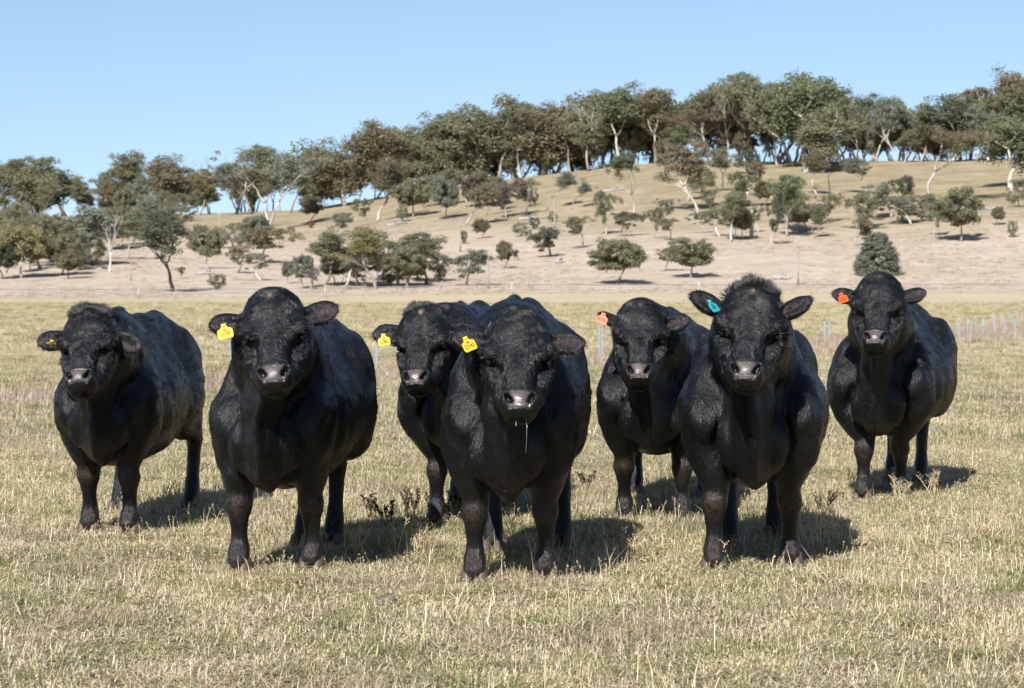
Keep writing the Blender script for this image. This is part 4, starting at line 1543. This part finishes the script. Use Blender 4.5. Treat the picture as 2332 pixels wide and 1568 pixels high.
tree_rng = random.Random(5)
made = []
for (px_, fy, ty, w, kind, leaf, brk, note) in TREES:
    x, y, z = hit(px_ * K, fy * K)
    hgt = (fy - ty) * K * y / FPX
    width = 1.04 * w * K * y / FPX
    nm = {"bush": "shrub", "dead": "dead_tree", "cone": "shrub" if (fy - ty) < 60 else "conical_tree"}.get(kind, "gum_tree" if kind in ("gum", "flat", "forked", "tall", "dense") else "small_tree")
    lean = {"leaning": .22}.get(note, tree_rng.gauss(0, .03))
    o = plant_tree(nm, kind, tree_rng.randint(0, 3 if kind in ("gum", "dense", "sparse") else 1), x, y, z, hgt, width, leaf, brk, tree_rng.uniform(0, 6.28), lean)
    noun = {"shrub": "shrub", "dead_tree": "dead tree", "conical_tree": "tree", "gum_tree": "gum tree", "small_tree": "tree"}[nm]
    look = "" if kind == "dead" else LOOK[leaf] + " "
    made.append([o, px_, fy, ("%s %s%s" % (note, look, noun)).strip(), row_of(px_, fy), where(px_), noun, note])
# every label singles out one tree: where two would read alike, say which of them
byl = {}
for m in made:
    byl.setdefault((m[3], m[4], m[5]), []).append(m)
for key, ms in byl.items():
    ms.sort(key=lambda m: m[1])
    for i, m in enumerate(ms):
        pre = "" if len(ms) == 1 or "beyond" in m[5] else ("left-hand " if i == 0 else "right-hand " if i == len(ms) - 1 else ("middle " if len(ms) == 3 else "%s " % ["", "second-from-left", "third-from-left", "fourth-from-left", "fifth-from-left", "sixth-from-left", "seventh-from-left", "eighth-from-left", "ninth-from-left", "tenth-from-left", "eleventh-from-left", "twelfth-from-left"][min(i, 11)]))
        grp = {"on the skyline ridge": "gum trees along the skyline ridge", "high on the slope": "trees scattered on the hillside", "halfway up the slope": "trees scattered on the hillside", "at the hill foot": "trees at the foot of the hill"}[m[4]]
        tag(m[0], (pre + m[3] + " " + m[4] + ", " + m[5]), "shrub" if m[6] == "shrub" else "tree", grp)

# understorey gums standing between the ridge trees
under_rng = random.Random(31)
for i in range(62):
    px_ = under_rng.uniform(0, 2332)
    u = px_ * K
    yr = float(np.interp(u, RIDGE_U, RIDGE_D)) + under_rng.uniform(-9, 4)
    x = (u - CX) / FPX * yr
    hgt = under_rng.uniform(5.5, 11.0) * (1.0 if px_ > 820 else .8)
    lf = under_rng.choice(["olive", "grey", "green", "olive", "brown"])
    kind = under_rng.choice(["tall", "gum", "sparse", "round"])
    o = plant_tree("gum_tree", kind, under_rng.randint(0, 1), x, yr, zt(x, yr), hgt, hgt * under_rng.uniform(.45, .75), lf, under_rng.choice(["white", "pale"]), under_rng.uniform(0, 6.28), under_rng.gauss(0, .05))
    tag(o, "low %s%s gum tucked under the skyline trees, %s" % ({"tall": "slender ", "gum": "open ", "sparse": "thin ", "round": "rounded "}[kind], LOOK[lf], where(px_)), "tree", "low gums under the skyline trees")

# the rows of gums massed behind the front ridge trees
SKY_U = np.array([0, 60, 130, 190, 235, 285, 325, 385, 457, 537, 600, 660, 715, 785, 830, 893, 958, 1000, 1085, 1132, 1190, 1240, 1330, 1420, 1570, 1715, 1836, 1925, 1992, 2095, 2165, 2250, 2332], float)
SKY_T = np.array([358, 350, 348, 375, 365, 395, 340, 350, 345, 325, 338, 338, 315, 320, 325, 280, 292, 262, 240, 232, 235, 212, 225, 190, 188, 175, 165, 210, 215, 222, 218, 200, 160], float)
back_rng = random.Random(11)
for i in range(165):
    px_ = back_rng.uniform(-40, 2372) if i < 78 else back_rng.uniform(820, 2372)
    u = px_ * K
    yr = float(np.interp(u, RIDGE_U, RIDGE_D)) + back_rng.uniform(1, 26)
    x = (u - CX) / FPX * yr
    z = zt(x, yr)
    topy = float(np.interp(px_, SKY_U, SKY_T)) + back_rng.uniform(12, 62)
    hgt = (EYE - (topy * K - HOR) / FPX * yr) - z
    kind = back_rng.choice(["gum", "tall", "tall", "dense", "tall", "forked"])
    lf = back_rng.choice(["olive", "brown", "green", "grey", "olive"])
    o = plant_tree("gum_tree", kind, back_rng.randint(0, 1), x, yr, z, hgt, hgt * back_rng.uniform(.45, .75),
                   lf, back_rng.choice(["white", "pale", "pale", "white", "pale", "dark"]), back_rng.uniform(0, 6.28), back_rng.gauss(0, .04))
    tag(o, "%s%s gum massed behind the front ridge trees, %s" % ({"tall": "slender ", "dense": "dense ", "forked": "forked ", "gum": ""}[kind], LOOK[lf], where(min(max(px_, 0), 2399))), "tree", "gum trees massed behind the ridge front row")


# ------------------------------------------------------------------ dead poles and fallen logs on the hill
def pole(px_, fy, ty, wpx, label, brk="grey", stub=True):
    x, y, z = hit(px_ * K, fy * K)
    h = (fy - ty) * K * y / FPX
    r0 = max(wpx * K * y / FPX / 2, .05)
    root = empty("dead_tree_pole", (x, y, z - .1))
    rr = random.Random(int(px_))
    mb = MB()
    pts = [np.array([rr.gauss(0, .02) * h * t, rr.gauss(0, .01) * h, h * t]) for t in (0, .3, .6, .85, 1)]
    mb.tube(pts, [r0 * f for f in (1.2, 1, .85, .65, .3)], 8)
    if stub:
        for t in (.55, .72, .86):
            a = rr.uniform(0, 6.28)
            b = np.array([0, 0, h * t])
            mb.tube([b, b + np.array([math.cos(a), math.sin(a) * .5, .7]) * h * .07], [r0 * .4, r0 * .12], 6)
    obj("trunk", mb.mesh("trunk"), BARK[brk], root)
    tag(root, label, "dead tree", "bare dead trunks standing on the hillside")


pole(1112, 658, 583, 5, "pale bare pole-like dead trunk at the hill foot, above bull Q143's tag", "grey")
pole(1204, 656, 610, 3, "thin pale dead stem at the hill foot, above bull Q143's face", "grey")
pole(1818, 651, 535, 4, "tall thin pale dead trunk at the hill foot, above the blue-tagged bull's bare ear", "grey")
pole(1048, 574, 493, 4, "grey dead pole standing halfway up the slope, above bull Q143's tag", "grey")
pole(1711, 542, 476, 9, "thick pale broken dead trunk on the slope, above the blue-tagged bull's face", "white", False)
pole(1888, 477, 389, 4, "thin dark dead pole high on the slope, above orange tag 6103", "dark")
pole(298, 640, 590, 3, "thin pale dead stem at the hill foot, above the leftmost bull's back", "grey")
pole(1263, 520, 452, 4, "leaning grey dead stem on the slope, above bull Q143's untagged ear", "grey")


def log(px_, py, lpx, label, ang=0.0):
    x, y, z = hit(px_ * K, py * K)
    L = lpx * K * y / FPX
    rr = random.Random(int(px_ * 3 + py))
    mb = MB()
    pts = []
    for t in np.linspace(-.5, .5, 7):
        xx, yy = x + L * t * math.cos(ang), y + L * t * math.sin(ang)
        pts.append((L * t * math.cos(ang), L * t * math.sin(ang), zt(xx, yy) - z + .22 + rr.gauss(0, .05)))
    mb.tube(pts, [.30, .30, .28, .25, .2, .16, .10], 8)
    for k in (2, 3, 4):
        p = np.array(pts[k])
        mb.tube([p, p + np.array([L * .06, rr.uniform(-.5, .5), .5]), p + np.array([L * .15, rr.uniform(-1, 1), rr.uniform(.4, 1.3)])], [.13, .09, .03], 6)
    o = obj("fallen_log", mb.mesh("fallen_log"), BARK["grey"])
    o.location = (x, y, z)
    tag(o, label, "log", "fallen logs on the hillside")


log(1780, 637, 44, "grey fallen log at the hill foot, above the blue-tagged bull's face")
log(905, 512, 50, "pale fallen trunk on the slope above bull 0150's rump", .3)
log(1215, 500, 70, "long pale fallen branch on the slope above bull Q143's face", .2)
log(1400, 435, 60, "pale fallen trunk high on the slope above orange tag 0132", .1)
log(830, 468, 46, "grey log near the ridge above bull 0150's rump", .2)
log(1430, 380, 60, "pale log lying along the ridge below the tall white-trunked gums", .1)
log(1275, 600, 18, "small grey log at the hill foot above bull Q143's untagged ear", .1)
log(470, 625, 40, "thin pale fallen branch on the lower slope above bull 0150's tag", .25)
log(2245, 478, 60, "pale fallen trunk on the right slope below the huge dense gum", .1)


# ------------------------------------------------------------------ tree stakes in the strip, far fence, weeds, dung
M_STAKE = plain("pale_steel_stake", (.24, .29, .345), .45, .5, .15, 8)
M_POSTW = plain("grey_fence_timber", (.34, .31, .28), .85, .2, .3, 30)
M_WIRE = plain("fence_wire", (.16, .15, .145), .5, .5, .1)
M_WEED = plain("dry_weed_stalk", (.46, .36, .22), .8, .2, .25, 60)
M_DOCK = plain("dark_dock_stalk", (.055, .040, .028), .85, .15, .3, 60)


def stake(px_, py, h, w, label):
    p = ground_px(px_, py)
    mb = MB()
    w2 = w / 2
    # a folded steel picket: three fins meeting in the middle
    V, F = [], []
    prof = []
    for k in range(3):
        a = 2 * math.pi * k / 3 + .5
        c, s_ = math.cos(a), math.sin(a)
        t = w * .11
        prof += [(c * w2 - s_ * t, s_ * w2 + c * t), (c * w2 + s_ * t, s_ * w2 - c * t)]
        a2 = a + math.pi / 3
        prof.append((math.cos(a2) * t * 1.6, math.sin(a2) * t * 1.6))
    order = sorted(prof, key=lambda v: math.atan2(v[1], v[0]))
    n = len(order)
    for z in (-.1, h):
        V += [(x, y, z) for x, y in order]
    F = [[k, (k + 1) % n, n + (k + 1) % n, n + k] for k in range(n)] + [list(range(n))[::-1], list(range(n, 2 * n))]
    mb.add(V, F)
    o = obj("tree_stake", mb.mesh("tree_stake", smooth=False), M_STAKE)
    o.location = p
    o.rotation_euler = (random.Random(int(px_ * 7)).gauss(0, .02), random.Random(int(px_ * 9)).gauss(0, .025), px_)
    tag(o, label, "stake", "pale stakes along the strip of dead grass")


stake(230, 360, .62, .04, "pale stake under the yellow tag of bull 0150")
stake(376, 372.5, .50, .042, "pale stake under the ear of bull Q86")
stake(600.7, 360.5, .68, .065, "thick pale post below the orange tag 0132")
stake(824.4, 341, .50, .045, "left of two pale stakes between the blue-tagged and rightmost bulls")
stake(829, 343, .54, .045, "right of two pale stakes between the blue-tagged and rightmost bulls")
ORD = ["first", "second", "third", "fourth", "fifth", "sixth", "seventh", "eighth"]
near_row = [(1665, 500, 675), (1787, 490, 670), (1905, 475, 660), (2018, 460, 650), (2130, 465, 640), (2235, 455, 640)]
far_row = [(1640, 460, 630), (1738, 440, 610), (1832, 425, 600), (1922, 420, 575), (2014, 405, 560), (2100, 400, 550), (2183, 390, 545), (2263, 380, 540)]
for row, nm in ((near_row, "nearer"), (far_row, "farther")):
    for i, (a, t, b) in enumerate(row):
        X_, T_2, B_ = [(v / 2.603 + o_) / 4 for v, o_ in ((a, 3200), (t, 1100), (b, 1100))]
        d = FPX * EYE / (B_ - HOR)
        stake(X_, B_, (B_ - T_2) / FPX * d, .036 if nm == "nearer" else .044, "%s pale stake of the %s row beyond the rightmost bull's rump" % (ORD[i], nm))

# fence at the foot of the hill: posts and wires
FY = 285.0
root = empty("wire_fence", (0, FY, zt(0, FY)))
pw, z00 = [], zt(0, FY)
for i, x in enumerate(np.arange(-66, 67, 4.4)):
    z = zt(x, FY) - z00
    hgt = 1.15 if i % 5 else 1.4
    r0 = .05 if i % 5 else .11
    mb = MB()
    mb.tube([(x, 0, z - .2), (x, 0, z + hgt)], [r0, r0 * .85], 7)
    obj("fence_post", mb.mesh("fence_post"), M_POSTW, root)
for hz in (1.08, .78, .48, .18):
    mb = MB()
    pts = [(x, -.03, zt(x, FY) - z00 + hz) for x in np.arange(-66, 67, 4.4)]
    mb.tube(pts, [.045 if hz > 1 else .014] * len(pts), 5)
    obj("wire", mb.mesh("wire"), M_WIRE, root)
tag(root, "long low post and wire fence running along the foot of the hill", "fence")


def weed(px_, py, h, seed, label, dark=False, n=4, spread=.35):
    p = ground_px(px_, py)
    r = random.Random(seed)
    stems, heads = MB(), MB()
    for j in range(n):
        a, le = r.uniform(0, 6.28), r.uniform(.1, 1.0) * spread
        L = (.42 if dark else .60) * h * r.uniform(.65, 1.05)
        pts = []
        for t in (0, .3, .6, .85, 1):
            b = le * t * (1 + .5 * t)
            pts.append((math.cos(a) * b * L + .01 * j, math.sin(a) * b * L, L * t * (1 - .12 * le * t)))
        stems.tube(pts, [.0028, .0024, .002, .0015, .0008], 5)
        P = np.array(pts)
        for k in range(16 if not dark else 22):
            t = r.uniform(.42, 1.0)
            b = np.array([np.interp(t, (0, .3, .6, .85, 1), P[:, c]) for c in range(3)])
            g = r.uniform(0, 6.28)
            L2 = r.uniform(.010, .024) if not dark else r.uniform(.004, .010)
            d = np.array([math.cos(g), math.sin(g), .7]) * L2
            s = .003 if not dark else .0055
            if not dark:
                stems.tube([b, b + d], [.0008, .0006], 4)
            e = b + d
            heads.add([e + (s, 0, 0), e + (-s * .5, s * .8, 0), e + (-s * .5, -s * .8, 0), e + (0, 0, s * 1.5), e - (0, 0, s * 1.2)],
                      [[0, 1, 3], [1, 2, 3], [2, 0, 3], [1, 0, 4], [2, 1, 4], [0, 2, 4]])
    root = empty("dry_weed", p)
    m = M_DOCK if dark else M_WEED
    obj("stem", stems.mesh("stem"), m, root)
    sh = obj("seed_head", heads.mesh("seed_head", smooth=False), m, root)
    sh["kind"] = "stuff"
    tag(root, label, "weed", "dark dock stalks standing in the shade" if dark else "dry seed stalks standing in the grass")


def w2(x, y):
    return x * K, y * K


for (x, y, h, sd, lab, dk, n, sp) in [
    (1848, 1262, .42, 1, "branching dry seed stalk right beside the blue-tagged bull's left hoof", False, 6, .5),
    (1952, 1258, .36, 2, "leaning dry seed stalk in front of the blue-tagged bull's shadow", False, 5, .7),
    (1632, 1300, .20, 3, "small dry seed stalk against the blue-tagged bull's right hoof", False, 2, .2),
    (1094, 1318, .26, 4, "dry seed stalk against the right hoof of bull Q143", False, 3, .3),
    (1165, 1232, .30, 5, "dry seed stalk between the front legs of bull Q143", False, 3, .4),
    (1215, 1300, .42, 6, "long bent dry stalk beside bull Q143's left foreleg", False, 2, .9),
    (900, 1262, .30, 7, "dry seed stalks at the edge of bull 0150's shadow, left pair", False, 2, .5),
    (942, 1266, .28, 8, "upright dry stalks at the edge of bull 0150's shadow, right clump", False, 5, .3),
    (806, 1262, .26, 9, "dry stalk clump beside the left hoof of bull 0150", False, 5, .3),
    (1490, 1290, .30, 10, "thin dry stalk in front of bull 0132's shadow, in open grass", False, 2, .2),
    (1436, 1280, .24, 11, "short dry stalk right of bull Q143's shadow edge", False, 2, .3),
    (560, 1300, .22, 12, "dry seed stalk against the right hoof of bull 0150", False, 3, .3),
    (2040, 1140, .26, 13, "dry stalk clump between the front hooves of the rightmost bull", False, 7, .5),
    (2110, 1130, .28, 14, "dry stalk clump right of the rightmost bull's hooves", False, 7, .5),
    (838, 1190, .40, 21, "dark dock clump in bull 0150's shadow, farthest left", True, 6, .4),
    (920, 1184, .42, 22, "dark dock clump left of bull Q86's foreleg", True, 7, .45),
    (968, 1184, .40, 23, "dark dock clump touching bull Q86's foreleg", True, 6, .35),
    (1026, 1188, .40, 24, "dark dock clump between bull Q86's foreleg and bull Q143", True, 7, .4),
    (875, 1200, .34, 25, "low dark dock clump in the middle of bull 0150's shadow", True, 6, .5),
    (1325, 1120, .34, 26, "dark dock clump in the shade right of bull Q143", True, 5, .5),
    (1868, 1172, .30, 27, "dark dock clump behind the blue-tagged bull's left leg", True, 5, .5)]:
    weed(*w2(x, y), h, sd, lab, dk, n, sp)


def lump(px_, py, rx, rz, mat, name, label, cat, seed):
    p = ground_px(px_, py)
    nr = np.random.default_rng(seed)
    me = sphere_mesh(name, (0, 0, 0), 1.0, 18, 12)
    co = np.zeros(len(me.vertices) * 3, np.float32)
    me.vertices.foreach_get("co", co)
    co = co.reshape(-1, 3)
    d = 1 + .22 * vnoise(co * 2.1 + seed, seed) + .12 * vnoise(co * 5.0, seed + 1)
    co = co * d[:, None] * np.array([rx, rx * .8, rz])
    me.vertices.foreach_set("co", co.astype(np.float32).ravel())
    o = obj(name, me, mat)
    o.location = p + np.array([0, 0, rz * .45])
    tag(o, label, cat)


M_DUNG = plain("dry_dung", (.10, .082, .068), .9, .15, .35, 40)
M_CLOD = plain("brown_clod", (.19, .14, .105), .95, .1, .3, 40)
M_BONE = plain("bleached_chip", (.62, .58, .52), .8, .2, .15, 40)
lump(*w2(880, 1376), .045, .026, M_DUNG, "dung_pat", "dark grey dung lump in the open grass left of bull Q143's hooves", "dung", 3)
lump(*w2(2590 / 1.757, 1268), .05, .016, M_CLOD, "earth_clod", "brown clod of earth right of bull Q143's shadow", "clod", 4)
lump(*w2(1735, 1540), .045, .016, M_CLOD, "earth_clod", "brown clod of earth at the bottom edge, right of centre", "clod", 5)
lump(*w2(1685, 1518), .020, .008, M_BONE, "bone_chip", "bleached white chip lying in the near grass", "chip", 6)


def q(x, y):
    return (x * K, y * K)


R = math.radians
BULLS = [
    dict(seed=1, face=0.98, muzzle=0.97, front=[q(205, 1210), q(295, 1215)], rear=[q(268, 1168), q(432, 1166)], poll=q(208, 712), muz=q(202, 893), reach=.42, yaw=R(-14),
         ears=[(R(-10), R(15), R(10)), (R(-28), R(-5), R(30))], spot=(.02, .0, .15), tuft=.034, brisket=.36, width=.76, withers=1.16,
         tag=dict(colour="yellow", at=.10, size=.062, pitch=R(52), roll=R(-10), text=[("0100", 0.0232, -0.0449)]),
         label="leftmost black bull, rough tufted poll, yellow ear tag seen almost edge-on"),
    dict(seed=2, face=1.03, muzzle=1.06, front=[q(545, 1302), q(713, 1296)], rear=[q(688, 1248), q(757, 1246)], poll=q(620, 668), muz=q(634, 892), reach=.45, yaw=R(-4),
         ears=[(R(-6), R(18), R(5)), (R(16), R(6), R(10))], spot=(.03, -.005, 1.0), tuft=.015, brisket=.37, width=.81, dirt=.4, withers=1.18,
         tag=dict(colour="yellow", at=.122, size=.060, roll=R(12), text=[("TEG", 0.0120, -0.0312), ("0150", 0.0241, -0.0492)]),
         label="broad black bull with yellow ear tag 0150, second from the left"),
    dict(seed=3, face=1.00, muzzle=1.00, front=[q(995, 1196), q(1085, 1190)], rear=[q(1040, 1150), q(1140, 1150)], poll=q(968, 702), muz=q(960, 893), reach=.40, yaw=R(-12),
         ears=[(R(-8), R(16), R(5)), (R(0), R(0), R(10))], spot=(.035, .0, 1.3), tuft=.028, brisket=.40, withers=1.20, width=.93,
         tag=dict(colour="yellow", at=.122, size=.058, roll=R(8), text=[("MS", 0.0112, -0.0312), ("Q86", 0.0258, -0.0484)]),
         label="black bull with yellow tag Q86 and pale poll spot, half hidden behind bull Q143"),
    dict(seed=4, face=1.03, muzzle=1.03, front=[q(1082, 1325), q(1243, 1319)], rear=[q(1122, 1262), q(1280, 1248)], poll=q(1180, 712), muz=q(1180, 952), reach=.42, yaw=R(2),
         ears=[(R(2), R(14), R(0)), (R(-2), R(10), R(0))], spot=(.03, 0, .45), tuft=.013, brisket=.36, width=.86, withers=1.22, drool=True,
         tag=dict(colour="yellow", at=.122, size=.060, roll=R(28), turn=R(-32), text=[("MS", 0.0112, -0.0312), ("Q143", 0.0241, -0.0492)]),
         label="black bull nearest the camera, yellow tag Q143, drool hanging from its muzzle"),
    dict(seed=5, face=0.92, muzzle=0.97, front=[q(1423, 1182), q(1555, 1190)], rear=[q(1447, 1130), q(1603, 1140)], poll=q(1460, 690), muz=q(1457, 878), reach=.40, yaw=R(-2),
         ears=[(R(42), R(-8), R(-40)), (R(4), R(22), R(5))], spot=(.015, 0, .6), tuft=.013, brisket=.40, width=.92, withers=1.17,
         tag=dict(colour="orange", at=.10, low=.058, size=.056, roll=R(-8), text=[("0132", 0.0232, -0.0423)]),
         label="black bull with orange tag 0132 and one ear pricked up, standing behind the blue-tagged bull"),
    dict(seed=6, face=1.02, muzzle=1.02, front=[q(1627, 1298), q(1800, 1288)], rear=[q(1663, 1252), q(1765, 1228)], poll=q(1716, 655), muz=q(1697, 884), reach=.45, yaw=R(-2),
         ears=[(R(20), R(22), R(-10)), (R(26), R(22), R(-10))], spot=(.03, 0, .6), tuft=.036, brisket=.38, dirt=.15, width=.96, withers=1.19,
         tag=dict(colour="blue", at=.10, size=.058, roll=R(40), turn=R(-60), text=[("MS1", 0.0112, -0.0312), ("099", 0.0258, -0.0484)]),
         label="black bull with turquoise blue ear tag 099 and bristling upright poll hair"),
    dict(seed=7, face=1.00, muzzle=0.96, front=[q(1968, 1137), q(2055, 1130)], rear=[q(2030, 1107), q(2096, 1102)], poll=q(2004, 630), muz=q(1996, 800), reach=.45, yaw=R(-3),
         ears=[(R(4), R(16), R(0)), (R(12), R(16), R(0))], spot=(.0, 0, .12), tuft=.013, brisket=.42, head=1.06, width=.98, withers=1.21,
         tag=dict(colour="orange", at=.122, size=.055, roll=R(24), turn=R(-28), text=[("6103", 0.0232, -0.0432)]),
         label="rightmost black bull standing furthest back, head held high, orange tag 6103"),
]
for S_ in BULLS:
    make_bull(S_)
